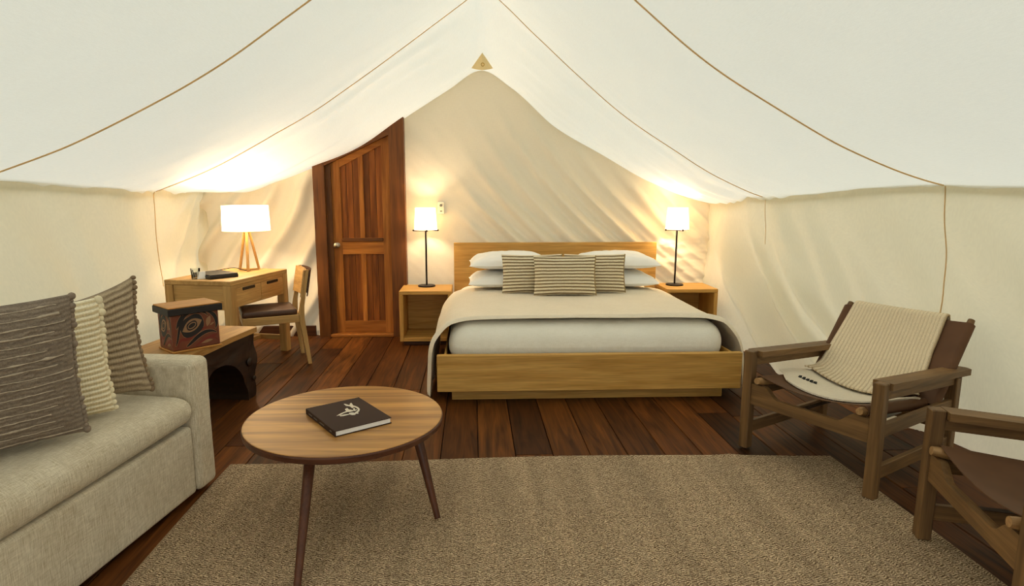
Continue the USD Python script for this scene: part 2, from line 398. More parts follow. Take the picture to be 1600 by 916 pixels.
def rug_material():
    nodes = {'tc': ('texture_coordinate', {}), 'sp': ('separate_xyz', {}),
             'nd': ('noise_texture', {'scale': 40.0, 'detail': 2.0}),
             'x': ('math', {'math_type': 'multiply', 'value2': 1 / 0.022}), 'pp': ('math', {'math_type': 'pingpong', 'value2': 1.0}),
             'y': ('math', {'math_type': 'multiply', 'value2': 1 / 0.0105}), 'a': ('math', {'math_type': 'multiply_add', 'value2': 0.9}),
             'a2': ('math', {'math_type': 'multiply_add', 'value2': 2.2}), 'w': ('math', {'math_type': 'multiply', 'value2': 2 * math.pi}), 's': ('math', {'math_type': 'sine'}),
             'n1': ('noise_texture', {'scale': 210.0, 'detail': 2.0, 'roughness': 0.7}), 'n2m': ('mapping', {'scale': (9.0, 0.5, 1.0)}), 'n2': ('noise_texture', {'scale': 1.0, 'detail': 3.0}),
             'mix': ('math', {'math_type': 'multiply_add', 'value2': 8.0}), 'mr': ('map_range', {'from_min': 2.5, 'from_max': 5.5, 'to_min': 0.0, 'to_max': 1.0, 'clamp': True}),
             'r': ('rgb_ramp', {'ramp': [(0.0, lin(84, 65, 46)), (0.5, lin(158, 132, 104)), (1.0, lin(226, 203, 168))]}),
             'g': ('map_range', {'from_min': 0.3, 'from_max': 0.7, 'to_min': 0.86, 'to_max': 1.12}), 'h': ('hsv', {'hue': 0.5, 'saturation': 1.0, 'fac': 1.0}),
             'b': ('bump', {'strength': 0.6, 'distance': 0.004}), 'p': ('principled_bsdf', {'roughness': 0.95, 'specular_ior_level': 0.08})}
    links = [('tc.object', 'sp.vector'), ('tc.object', 'nd.vector'), ('sp.x', 'x.value1'), ('x.value', 'pp.value1'), ('sp.y', 'y.value1'),
             ('pp.value', 'a.value1'), ('y.value', 'a.value3'), ('nd.fac', 'a2.value1'), ('a.value', 'a2.value3'), ('a2.value', 'w.value1'), ('w.value', 's.value1'),
             ('tc.object', 'n1.vector'), ('n1.fac', 'mix.value1'), ('s.value', 'mix.value3'), ('mix.value', 'mr.value'), ('mr.result', 'r.fac'),
             ('tc.object', 'n2m.vector'), ('n2m.vector', 'n2.vector'), ('n2.fac', 'g.value'), ('g.result', 'h.value'), ('r.color', 'h.color'), ('h.color', 'p.base_color'),
             ('mr.result', 'b.height'), ('b.normal', 'p.normal')]
    return make('rug_weave', nodes, links, 'p.BSDF')
RUG = rug_material()

# ------------------------------------------------------------------ tent shell
YB, YF = 6.1, -1.9                       # back and front canvas
ROOF_L = [(-3.0, 1.36), (-2.62, 1.49), (-2.13, 1.665), (-1.77, 1.83), (-1.36, 2.045), (-0.95, 2.315), (-0.5, 2.625), (-0.04, 2.96), (0.1, 3.06)]
ROOF_R = [(0.25, 2.945), (0.48, 2.735), (0.87, 2.41), (1.25, 2.12), (1.65, 1.885), (2.1, 1.65), (2.6, 1.475), (3.1, 1.38)]
GABLE = [(-3.0, 1.40), (-2.62, 1.46), (-2.25, 1.44), (-1.94, 1.535), (-1.51, 1.69), (-1.15, 1.83), (-0.65, 2.155), (-0.22, 2.42), (0.1, 2.60), (0.39, 2.44), (0.83, 2.06), (1.27, 1.815), (1.79, 1.535), (2.33, 1.345), (2.7, 1.29), (3.1, 1.25)]
from scipy.interpolate import PchipInterpolator
_r = PchipInterpolator(*np.array(ROOF_L + ROOF_R).T)
_g = PchipInterpolator(*np.array(GABLE).T)
def sstep(a, b, t):
    t = np.clip((np.asarray(t, float) - a) / (b - a), 0, 1)
    return t * t * (3 - 2 * t)
def roof_z(x, y):
    x, y = np.asarray(x, float), np.asarray(y, float)
    main = _r(x) - 0.10 * np.clip((x - 0.6) / 1.8, 0, 1) * sstep(3.3, 5.1, y) - 0.05 * np.clip((-x - 1.6) / 1.0, 0, 1) * sstep(3.3, 5.1, y)
    # slight slackness between the seams
    main = main - 0.018 * np.sin(np.clip((y - 3.3) / 1.85, -4, 1) * np.pi) ** 2 * np.sin(np.clip((x + 2.6) / 5.2, 0, 1) * np.pi)
    k = np.clip((y - 5.15) / 0.8, 0, 1)
    k = 0.35 * k + 0.65 * k * k * (3 - 2 * k)
    z = main * (1 - k) + _g(x) * k
    return z
def roof_wrinkle(x, y):
    m = sstep(4.7, 5.3, y) * (1 - sstep(5.75, 5.98, y))
    a = np.abs(x - 0.1)
    c = y + 0.10 * np.sin(a * 2.1) + 0.05 * a
    w = n3(c * 9, a * 0.9, np.sign(x - 0.1) * 3, 5, 2) * 0.09
    m2 = sstep(3.6, 4.5, y) * (1 - sstep(4.9, 5.15, y))
    d = y * 0.9 + a * 0.25
    w2 = n3(d * 5, a * 0.7, 7.7, 9, 2) * 0.05
    # small puckers at the eaves
    sm = 1 - np.exp(-((y - 5.15) / 0.07) ** 2)
    return w * m * sm * np.clip(a / 0.4, 0, 1) + w2 * m2 * sm + n3(x * 1.3, y * 1.3, 0, 3) * 0.02
def wall_xr(y):
    return np.interp(y, [-2, 0, 2, 3.4, 5.0, 6.1], [2.95, 2.92, 2.80, 2.64, 2.52, 2.42])
def wall_xl(y):
    return np.full_like(np.asarray(y, float), -2.62)

def roof_fn(u, v):
    y = YF - 0.05 + (YB + 0.06 - YF + 0.05) * v
    xl, xr = wall_xl(y) - 0.035, wall_xr(y) + 0.035
    t = u
    x = np.where(t < 0.5, xl + (0.1 - xl) * t * 2, 0.1 + (xr - 0.1) * (t - 0.5) * 2)
    z = roof_z(x, y) + roof_wrinkle(x, y)
    edge = np.minimum(t, 1 - t)
    z = z - 0.03 * np.exp(-(edge / 0.004) ** 2)
    return np.column_stack([x, y, z])
p, f, uv = grid(150, 300, roof_fn)
ceiling = obj('ceiling', (p, f), CANVAS_ROOF, smooth=True, kind='structure', label='sagging cream canvas tent roof sloping from ridge to eaves', cat='tent roof')

def seam_on_roof(y0, xa, xb, r):
    xs = np.linspace(xa, xb, 60)
    ys = np.full_like(xs, y0)
    return tube(np.column_stack([xs, ys, roof_z(xs, ys) + roof_wrinkle(xs, ys) - 0.005]), r, 6)
for y0, r in ((3.32, 0.0042), (5.15, 0.0034), (1.5, 0.0042)):
    obj('seam', seam_on_roof(y0, float(wall_xl(y0)) + 0.01, 0.1, r), SEAM, ceiling, smooth=True)
    obj('seam', seam_on_roof(y0, 0.1, float(wall_xr(y0)) - 0.01, r), SEAM, ceiling, smooth=True)

# side walls of hanging canvas
def right_fold(y, z):
    """inward (negative x) displacement of the right wall"""
    h = 1 - np.clip(z / 1.4, 0, 1)
    # big swag sweeping from the back corner down towards the front
    yc = 5.95 - 1.45 * h ** 1.6
    d = y - yc
    s1 = 0.13 * np.exp(-(d / 0.22) ** 2) * np.clip(h * 1.8, 0, 1) * 1.3
    yc2 = 5.25 - 1.75 * h ** 1.4
    s2 = 0.10 * np.exp(-((y - yc2) / 0.10) ** 2) * np.clip((h - 0.25) * 2, 0, 1)
    yc3 = 5.55 - 1.6 * h ** 1.5
    s3 = 0.11 * np.exp(-((y - yc3) / 0.07) ** 2) * np.clip((h - 0.15) * 2, 0, 1)
    s4 = n3((y + 0.9 * h) * 3.0, h * 0.8, 3, 4, 2) * 0.16 * np.clip(h * 3, 0, 1)
    s5 = n3(y * 9, z * 1.4, 1, 8, 2) * 0.03 * sstep(5.4, 5.9, y)
    return s1 + s2 + s3 + s4 + s5
def right_fn(u, v):
    y = YF + (YB + 0.02 - YF) * u
    xe = wall_xr(y)
    zt = roof_z(xe, y) + 0.02
    z = -0.02 + (zt + 0.02) * v
    x = xe + 0.10 * (1 - v) * sstep(5.5, 3.2, y) + 0.02 * np.sin(v * np.pi) * sstep(4.5, 3.5, y) - right_fold(y, z) + n3(y * 1.5, z * 1.5, 2, 2) * 0.03
    x = x + n3(y * 7, 0, 5, 6, 2) * 0.035 * np.exp(-((1 - v) / 0.10) ** 2) * (1 - np.exp(-((1 - v) / 0.02) ** 2))
    return np.column_stack([x, y, z])
p, f, uv = grid(260, 70, right_fn)
wall_right = obj('wall_right', (p, f), CANVAS_WALL, smooth=True, kind='structure', label='right canvas side wall with long draped folds behind the leather chairs', cat='tent wall')
def left_fold(y, z):
    h = 1 - np.clip(z / 1.45, 0, 1)
    s = n3((y - 0.7 * h) * 2.6, h * 0.7, 3, 14, 2) * 0.18 * np.clip(h * 3, 0, 1)
    fan = np.arctan2(y - 6.05, 1.55 - z)            # folds fanning from the back corner
    s = s + 0.05 * np.sin(fan * 15) * sstep(5.18, 5.75, y) * np.clip(h * 3, 0, 1)
    return s
def left_fn(u, v):
    y = YF + (YB + 0.02 - YF) * u
    xe = wall_xl(y)
    zt = roof_z(xe, y) + 0.02
    z = -0.02 + (zt + 0.02) * v
    x = xe - 0.05 * (1 - v) + left_fold(y, z) + n3(y * 1.5, z * 1.5, 8, 12) * 0.03
    x = x + n3(y * 7, 0, 5, 16, 2) * 0.035 * np.exp(-((1 - v) / 0.10) ** 2) * (1 - np.exp(-((1 - v) / 0.02) ** 2))
    return np.column_stack([x, y, z])
p, f, uv = grid(260, 70, left_fn)
wall_left = obj('wall_left', (p, f[:, ::-1]), CANVAS_WALL, smooth=True, kind='structure', label='left canvas side wall behind the sofa and desk', cat='tent wall')
for w, fn, y0s, sgn in ((wall_right, right_fn, (3.32, 5.15), -1), (wall_left, left_fn, (5.15, 3.32), 1)):
    for k, y0 in enumerate(y0s):
        v = np.linspace(0.0 if y0 < 4 else (0.70 if sgn < 0 else 0.45), 0.985, 30)
        q = fn(np.full(30, (y0 - YF) / (YB + 0.02 - YF)), v)
        q[:, 0] += sgn * 0.002
        obj('seam', tube(q, 0.0032 if k == 0 else 0.0022, 6), SEAM, w, smooth=True)

# back gable wall with diagonal folds
def back_fold(x, z):
    xr_, zr_ = x - 0.1, 2.6 - z
    m = sstep(0.15, 1.2, zr_) * sstep(-0.35, 0.55, x)
    hh = 2.6 - z
    c = x - (0.35 * hh + 0.25 * hh ** 2)          # across the folds, which sweep down to the right
    al = hh
    a = np.sin(c * 2 * np.pi / 0.29 + 2.2 * n3(c * 1.1, al * 0.6, 0, 21, 2)) * 0.5 + 0.5
    b = np.sin(c * 2 * np.pi / 0.165 + 3.0 * n3(c * 1.6, al * 0.8, 4, 22, 2)) * 0.5 + 0.5
    r = 0.085 * a ** 2 * m * (0.4 + 0.6 * sstep(1.9, 1.0, z)) * sstep(2.2, 1.6, x) + 0.022 * b ** 2 * m * sstep(1.75, 1.1, z)
    # crumpled strip right of the bed
    r = r + n3(x * 4, z * 11, 2, 23) * 0.06 * sstep(1.75, 1.95, x) * sstep(1.15, 0.95, z)
    # fan beside the door and behind the desk: folds run down to the left
    ml = sstep(-1.35, -1.65, x)
    cl = (x * 0.80 - z * 0.48)
    r = r + (np.sin(cl * 2 * np.pi / 0.26 + 4 * n3(x * 1.2, z * 1.2, 6, 24, 2)) * 0.5 + 0.5) ** 2 * 0.085 * ml
    # small creases right of the door
    md = np.exp(-((x + 0.45) / 0.22) ** 2)
    r = r + n3((x * 0.7 + z * 0.75) * 16, (x - z) * 2, 9, 25, 2) * 0.014 * md
    return r
def back_fn(u, v):
    x = -2.70 + (2.55 + 2.70) * u
    zt = _g(np.clip(x, -3, 3.1)) + 0.05
    z = -0.02 + (zt + 0.02) * v
    lim = 0.075 + 0.13 * np.maximum(sstep(0.93, 1.45, z), sstep(-1.2, -1.7, x))
    y = YB - lim * np.tanh(back_fold(x, z) / lim) * np.clip((1 - v) * 8, 0, 1) + n3(x * 1.4, z * 1.4, 5, 31) * 0.02
    return np.column_stack([x, y, z])
p, f, uv = grid(300, 170, back_fn)
wall_back = obj('wall_back', (p, f), CANVAS_BACK, smooth=True, kind='structure', label='back gable wall of draped warm cream canvas behind the bed', cat='tent wall')

# front wall behind the camera, with its doorway tied open
xs = np.linspace(-2.7, 3.0, 60)
out = Polygon([(-2.7, -0.02)] + [(x, float(roof_z(x, YF)) + 0.03) for x in xs] + [(3.0, -0.02)])
door_hole = Polygon([(-1.3, 0.0), (-1.3, 2.1), (1.4, 2.1), (1.4, 0.0)])
obj('wall_front', extrude(out.difference(door_hole), 0.006, mat4((1, 0, 0), (0, 0, 1), (0, -1, 0), (0, YF, 0))), CANVAS_FRONT, kind='structure', label='front canvas wall with a wide open doorway', cat='tent wall')

# ridge gusset with its ring
trim = thing('trim_1', 'small tan canvas gusset with a ring at the gable peak', 'tent gusset', kind='structure')
gy = 5.745
zt = float(roof_z(0.1, gy)) - 0.002
def gus(u, v):
    zz = zt - 0.125 * v
    hw = 0.100 * v
    return np.column_stack([0.1 + (2 * u - 1) * hw, gy + 0.05 * v + 0.01 * np.sin(u * 9) * v, zz - 0.02 * v * (1 - np.abs(2 * u - 1))])
p, f, uv = grid(16, 12, gus)
obj('gusset_panel', (p, f), GUSSET, trim, smooth=True)
th = np.linspace(0, 2 * np.pi, 25)
obj('ring', tube(np.column_stack([0.104 + 0.014 * np.cos(th), np.full(25, gy + 0.022), zt - 0.098 + 0.014 * np.sin(th)]), 0.0035, 6, cap=False), BRASS, trim, smooth=True)

# floor of planks
floor = thing('floor', 'dark brown wooden plank floor', 'floor', kind='structure')
obj('subfloor', bb(-2.9, 3.2, YF - 0.4, YB + 0.2, -0.10, -0.022, 0.002), SUBFLOOR, floor)
PW = 0.206
x = -2.86
k = 0
while x < 3.1:
    y = YF - 0.3 - random.random() * 1.5
    while y < YB + 0.15:
        L = random.uniform(2.0, 3.6)
        y0, y1 = max(y, YF - 0.3), min(y + L, YB + 0.15)
        if y1 - y0 > 0.05:
            obj('plank', cbox((x + PW / 2, (y0 + y1) / 2, -0.011 + random.uniform(-0.0008, 0.0004)), (PW - 0.004, y1 - y0 - 0.003, 0.022), 0.0025), FLOORWOOD[k % 3], floor)
            k += random.choice((1, 1, 2))
        y += L
    x += PW
obj('ground', bb(-40, 40, -40, 40, -0.7, -0.5, 0.01), GROUND, kind='structure', label='open ground outside under the tent platform', cat='ground')
# baseboard pieces along the back wall
bbd = thing('baseboard_back', 'dark wood baseboard along the foot of the back wall', 'baseboard', kind='structure')
obj('board', bb(-2.60, -1.59, YB - 0.075, YB - 0.05, 0.0, 0.105), BASEBOARD, bbd)
obj('board', bb(-0.62, 2.36, YB - 0.075, YB - 0.05, 0.0, 0.105), BASEBOARD, bbd)

# door with sloping head
door = thing('door_1', 'tall brown cedar panel door with a sloping head', 'door', kind='structure')
DY = 5.96                                # front of the frame
def slope(x):
    return 1.70 + (x + 1.53) * (2.155 - 1.70) / (1.53 - 0.65)
def fprism(pts, y0, y1):
    return extrude(Polygon(pts), y1 - y0, mat4((1, 0, 0), (0, 0, 1), (0, -1, 0), (0, y1, 0)))
XL0, XL1, XR0, XR1 = -1.535, -1.425, -0.80, -0.655
obj('frame_post', fprism([(XL0, 0), (XL1, 0), (XL1, slope(XL1) + 0.02), (XL0, slope(XL0) + 0.02)], DY, DY + 0.11), CEDARDARK[2], door)
obj('frame_post', fprism([(XR0, 0), (XR1, 0), (XR1, slope(XR1) + 0.0), (XR0, slope(XR0) + 0.0)], DY, DY + 0.11), CEDARDARK[2], door)
hd = 0.115
obj('frame_head', fprism([(XL1, slope(XL1) - hd + 0.05), (XR0, slope(XR0) - hd + 0.02), (XR0, slope(XR0) + 0.01), (XL1, slope(XL1) + 0.03)], DY + 0.004, DY + 0.11), CEDARDARK[0], door)
obj('door_jamb', fprism([(XL1, 0), (XL1 + 0.05, 0), (XL1 + 0.05, slope(XL1 + 0.05) - 0.06), (XL1, slope(XL1) - 0.06)], DY + 0.05, DY + 0.12), CEDARDARK[2], door)
obj('door_sill', bb(XL1, XR0, DY - 0.01, DY + 0.11, 0.0, 0.028), CEDAR[0], door)
SY0, SY1 = DY + 0.075, DY + 0.115           # slab thickness, recessed in the frame
sx0, sx1 = XL1 + 0.05, XR0
st = 0.085
def top(x):
    return slope(x) - hd + 0.06
obj('stile', fprism([(sx0, 0.03), (sx0 + st, 0.03), (sx0 + st, top(sx0 + st)), (sx0, top(sx0))], SY0, SY1), CEDAR[2], door)
obj('stile', fprism([(sx1 - st, 0.03), (sx1, 0.03), (sx1, top(sx1)), (sx1 - st, top(sx1 - st))], SY0, SY1), CEDAR[2], door)
mx = (sx0 + sx1) / 2
ri0, ri1 = sx0 + st, sx1 - st
obj('rail', fprism([(ri0, 0.03), (ri1, 0.03), (ri1, 0.15), (ri0, 0.15)], SY0, SY1), CEDAR[0], door)
obj('rail', fprism([(ri0, 0.83), (ri1, 0.83), (ri1, 0.99), (ri0, 0.99)], SY0, SY1), CEDAR[0], door)
obj('rail_ledge', bb(ri0, ri1, SY0 - 0.02, SY0, 0.955, 0.99), CEDARDARK[0], door)
obj('rail', fprism([(ri0, top(ri0) - 0.09), (ri1, top(ri1) - 0.09), (ri1, top(ri1)), (ri0, top(ri0))], SY0, SY1), CEDAR[0], door)
mw = 0.045
obj('mullion', fprism([(mx - mw / 2, 0.15), (mx + mw / 2, 0.15), (mx + mw / 2, 0.83), (mx - mw / 2, 0.83)], SY0, SY1), CEDAR[2], door)
obj('mullion', fprism([(mx - mw / 2, 0.99), (mx + mw / 2, 0.99), (mx + mw / 2, top(mx + mw / 2) - 0.09), (mx - mw / 2, top(mx - mw / 2) - 0.09)], SY0, SY1), CEDAR[2], door)
obj('panel_backing', fprism([(sx0 + 0.02, 0.04), (sx1 - 0.02, 0.04), (sx1 - 0.02, top(sx1 - 0.02) - 0.02), (sx0 + 0.02, top(sx0 + 0.02) - 0.02)], SY1 - 0.003, SY1 + 0.003), CEDARDARK[2], door)
# panels of narrow tongue-and-groove boards
for (a, b, z0, up_) in ((ri0, mx - mw / 2, 0.14, False), (mx + mw / 2, ri1, 0.14, False), (ri0, mx - mw / 2, 0.98, True), (mx + mw / 2, ri1, 0.98, True)):
    nb = 3
    for i in range(nb):
        u0, u1 = a - 0.004 + (b - a + 0.008) * i / nb, a - 0.004 + (b - a + 0.008) * (i + 1) / nb - 0.004
        za, zb = (top(u0) - 0.08, top(u1) - 0.08) if up_ else (0.84, 0.84)
        obj('panel_board', fprism([(u0, z0), (u1, z0), (u1, zb), (u0, za)], SY0 + 0.022, SY1 - 0.004), CEDARPANEL, door)
knob = lathe([(0, 0.0), (0.026, 0.0), (0.027, 0.006), (0.012, 0.010), (0.011, 0.03), (0.022, 0.036), (0.029, 0.048), (0.027, 0.060), (0.016, 0.068), (0, 0.070)], 28)
knob.apply_transform(mat4((1, 0, 0), (0, 0, 1), (0, -1, 0), (sx0 + 0.035, SY0, 0.92)))
obj('door_knob', knob, STEEL, door, smooth=40, label='round satin metal door knob')

# switch plate on the back wall
sw = thing('thermostat', 'small white thermostat plate on the back canvas right of the door', 'thermostat', frame((-0.310, YB - 0.052, 1.285)))
obj('plate', cbox((0, 0.02, 0), (0.068, 0.045, 0.125), 0.006), WHITEPLASTIC, sw)
kn = lathe([(0, 0), (0.013, 0), (0.013, 0.008), (0.009, 0.010), (0, 0.010)], 20)
kn.apply_transform(mat4((1, 0, 0), (0, 0, 1), (0, -1, 0), (0.0, -0.002, 0.025)))
obj('dial', kn, GREYPLASTIC, sw, smooth=30)
obj('button', cbox((0, -0.003, -0.032), (0.02, 0.006, 0.012), 0.002), GREYPLASTIC, sw)


# ------------------------------------------------------------------ rug
def rug_top(u, v):
    x = -1.29 + 3.24 * u
    y = 0.25 + 2.82 * v
    y = y + 0.018 * np.sin(x * 2.1 + 0.5) * v - 0.02 * np.exp(-((x - 1.94) / 0.35) ** 2) * v
    x = x + 0.012 * np.sin(y * 3) * (u - 0.5)
    e = np.minimum(np.minimum(u * 3.28, (1 - u) * 3.28), np.minimum(v, 1 - v) * 2.82)
    z = 0.007 * np.clip(e / 0.008, 0, 1) ** 0.5 + 0.0012 * n3(x * 14, y * 14, 0, 41, 2) * np.clip(e / 0.05, 0, 1)
    z = z + 0.006 * np.exp(-((x - 1.40) / 0.06) ** 2) * sstep(0.93, 1.0, v)
    return np.column_stack([x, y, z])
p, f, uv = grid(300, 260, rug_top)
obj('rug', (p, f), RUG, smooth=True, label='taupe woven herringbone rug covering the floor in the foreground', cat='rug')

# ------------------------------------------------------------------ bed
bed = thing('bed', 'king size light oak bed frame with panel headboard and low plinth', 'bed')
obj('headboard', bb(-0.185, 1.848, 5.965, 6.008, 0.0, 0.945, 0.004), OAK[0], bed)
obj('footboard', bb(-0.245, 1.846, 3.93, 3.975, 0.09, 0.345, 0.004), OAK[0], bed)
obj('side_rail', bb(-0.199, -0.185, 3.976, 5.964, 0.09, 0.335, 0.004), OAK[1], bed)
obj('side_rail', bb(1.790, 1.804, 3.976, 5.964, 0.09, 0.335, 0.004), OAK[1], bed)
obj('slat_platform', bb(-0.184, 1.789, 3.976, 5.964, 0.16, 0.195, 0.003), OAK[0], bed)
obj('plinth', bb(-0.15, 1.76, 4.03, 5.9, 0.0, 0.159, 0.003), OAK[0], bed)

def mat_disp(p, n):
    top = np.clip(n[:, 2], 0, 1)
    front = np.clip(-n[:, 1], 0, 1)
    d = n3(p[:, 0] * 2.5, p[:, 1] * 2.5, p[:, 2] * 3, 51) * 0.022
    side = np.clip(np.abs(p[:, 0]) - 0.75, 0, 1) * 4
    d = d + front * n3(p[:, 0] * 8, p[:, 1], p[:, 2] * 3 + p[:, 0] * 5, 52, 2) * 0.025 * np.clip(side + 0.15, 0, 1)
    d = d + front * 0.018 * np.cos(np.clip(p[:, 2] / 0.19, -1, 1) * np.pi / 2)
    return n * d[:, None]
mm = soft_box(1.95, 1.92, 0.335, 0.16, (40, 36, 10), mat_disp)
mm.apply_translation((0.803, 4.997, 0.3695))
obj('mattress', mm, DUVET, smooth=True, label='thick king mattress made up in a pale cream duvet', cat='mattress')

# blanket over mattress, rails and down both sides
BX = np.array([(-0.300, 0.02), (-0.292, 0.16), (-0.285, 0.30), (-0.268, 0.38), (-0.222, 0.455), (-0.145, 0.522), (0.0, 0.550), (0.30, 0.556), (0.80, 0.556), (1.30, 0.556), (1.60, 0.550), (1.745, 0.522), (1.822, 0.455), (1.875, 0.38), (1.905, 0.29), (1.918, 0.16), (1.926, 0.05)])
sb = np.concatenate([[0], np.cumsum(np.linalg.norm(np.diff(BX, axis=0), axis=1))])
sb /= sb[-1]
bxs, bzs = PchipInterpolator(sb, BX[:, 0]), PchipInterpolator(sb, BX[:, 1])
def blanket(offset):
    def fn(u, v):
        y0, y1 = 4.085, 5.46
        x, z = bxs(u), bzs(u)
        e = 1e-3
        tx, tz = bxs(np.clip(u + e, 0, 1)) - bxs(np.clip(u - e, 0, 1)), bzs(np.clip(u + e, 0, 1)) - bzs(np.clip(u - e, 0, 1))
        L = np.hypot(tx, tz)
        nx, nz = -tz / L, tx / L
        hang = np.clip(1 - z / 0.5, 0, 1)
        yy = y0 + (y1 - y0) * v + 0.012 * np.sin(x * 3) * (1 - v) - 0.03 * hang * (1 - v) * (x < 0.5)
        roll = 0.020 * np.exp(-(((yy - y0) - 0.022) / 0.024) ** 2)           # turned-over front hem
        wr = n3(x * 2.2, yy * 2.2, z * 2, 61) * 0.014 * (1 - hang) + hang * n3(yy * 5, z * 0.8, 0, 62, 2) * 0.05 * (1 - v * 0.3)
        o = np.clip(offset * (0.011 + roll) * np.clip(v * 60, 0.15, 1), -1, 1) + 0.006 + wr
        o = np.maximum(o, 0.0)
        return np.column_stack([x + nx * o, yy, np.maximum(z + nz * o, 0.012)])
    return fn
p1, f1, _ = grid(110, 80, blanket(1.0))
p2, f2, _ = grid(110, 80, blanket(0.0))
def strip(nu, nv, off):
    """side walls that close two equal grids"""
    idx = np.arange((nu + 1) * (nv + 1)).reshape(nu + 1, nv + 1)
    loop = np.concatenate([idx[:, 0], idx[-1, 1:], idx[-2::-1, -1], idx[0, -2:0:-1]])
    a, b = loop, np.roll(loop, -1)
    return np.vstack([np.column_stack([a, b, b + off]), np.column_stack([a, b + off, a + off])])
bl = trimesh.Trimesh(np.vstack([p1, p2]), np.vstack([f1, f2[:, ::-1] + len(p1), strip(110, 80, len(p1))[:, ::-1]]), process=False)
bl.fix_normals()
obj('blanket', bl, BLANKET, smooth=True, label='oatmeal wool blanket spread across the bed and hanging down its sides', cat='blanket')

# white pillows, two stacks of two
def white_relief(seed):
    return lambda u, v: n3(u * 5, v * 5, seed, 70 + seed) * 0.03
pm, puv = pillow(0.74, 0.50, 0.215, 48, 36, white_relief(1), pinch=0.03, power=0.50, back=0.45)
FLAT = lambda x, y, z, rz=0.0: axes((x, y, z), (math.cos(rz), math.sin(rz), 0), (0, 0, -1), (-math.sin(rz), math.cos(rz), 0))
wp = thing('bed_pillow', 'plump white cotton bed pillow at the bottom of the left stack', 'pillow', FLAT(0.335, 5.24, 0.631), group='white bed pillows')
obj('pillow_body', pm, WHITECOTTON, wp, smooth=True)
obj('seam', tube([(-0.37, 0, 0), (-0.37 * 0.975, 0, 0.12), (-0.37 * 0.97, 0, 0.25), (-0.37 * 0.975, 0, 0.38), (-0.37, 0, 0.5)], 0.003, 6), WHITECOTTON, wp, smooth=True)
dup(wp, FLAT(0.345, 5.25, 0.793, 0.01), 'plump white cotton bed pillow on top of the left stack')
dup(wp, FLAT(1.300, 5.24, 0.631, -0.01), 'plump white cotton bed pillow at the bottom of the right stack')
dup(wp, FLAT(1.310, 5.25, 0.793, -0.015), 'plump white cotton bed pillow on top of the right stack')

# striped scatter cushions
def rib_relief(rows, amp):
    return lambda u, v: amp * (np.abs(np.sin(v * rows * np.pi)) ** 0.7 - 0.5) * (1 + 0.5 * n3(u * 6, v * rows, 0, 80))
def standing(x, y, z, tilt, rz=0.0):
    """cushion leaning back by tilt"""
    c, s = math.cos(rz), math.sin(rz)
    X = np.array((c, s, 0)); B = np.array((-s, c, 0))
    Z = np.array((0, 0, 1)) * math.cos(tilt) + B * math.sin(tilt)
    return axes((x, y, z), X, np.cross(Z, X), Z)
sm_, suv = pillow(0.53, 0.335, 0.13, 48, 84, rib_relief(12, 0.008), pinch=0.05)
sc = thing('striped_cushion', 'brown and cream striped cushion leaning on the left pillow stack', 'cushion', standing(0.515, 5.105, 0.578, 0.2, 0.04), group='striped scatter cushions')
obj('cushion_cover', sm_, STRIPED, sc, smooth=True, uv=suv)
obj('piping', tube([(0.265 * 1.0, 0, 0.0), (0.265 * 0.965, 0, 0.09), (0.265 * 0.95, 0, 0.17), (0.265 * 0.965, 0, 0.25), (0.265, 0, 0.335)], 0.005, 6), TANKNIT, sc, smooth=True)
dup(sc, standing(1.055, 5.105, 0.578, 0.2, -0.04), 'brown and cream striped cushion leaning on the right pillow stack')
dup(sc, standing(0.775, 4.965, 0.577, 0.2), 'brown and cream striped cushion in front of the other two, centre of the bed')

# ------------------------------------------------------------------ bedside tables and lamps
def nightstand(m, label):
    t = thing('nightstand', label, 'bedside table', m, group='open oak bedside cubes')
    w, d, h, k = 0.49, 0.42, 0.525, 0.036
    obj('top_panel', bb(-w / 2, w / 2, 0, d, h - k, h), OAK[0], t)
    obj('side_panel', bb(-w / 2, -w / 2 + k, 0, d, 0.04, h - k), OAK[2], t)
    obj('side_panel', bb(w / 2 - k, w / 2, 0, d, 0.04, h - k), OAK[2], t)
    obj('bottom_panel', bb(-w / 2 + k, w / 2 - k, 0, d, 0.04, 0.04 + k), OAK[0], t)
    obj('back_panel', bb(-w / 2 + k, w / 2 - k, d - 0.02, d, 0.04 + k, h - k), OAK[0], t)
    obj('plinth', bb(-w / 2 + 0.03, w / 2 - 0.03, 0.03, d - 0.02, 0, 0.0395), BASEBOARD, t)
    return t
nightstand(frame((-0.445, 5.575, 0)), 'open oak cube bedside table between the door and the bed')
nightstand(frame((2.098, 5.59, 0), -0.02), 'open oak cube bedside table on the right side of the bed')

def sphere_light(parent, z, r, power):
    s = UsdLux.SphereLight.Define(stage, str(parent.GetPath()) + '/bulb')
    s.CreateRadiusAttr(r)
    s.CreateIntensityAttr(power)
    s.CreateColorAttr(LAMP_COLOR)
    s.AddTranslateOp().Set(Gf.Vec3d(0, 0, z))

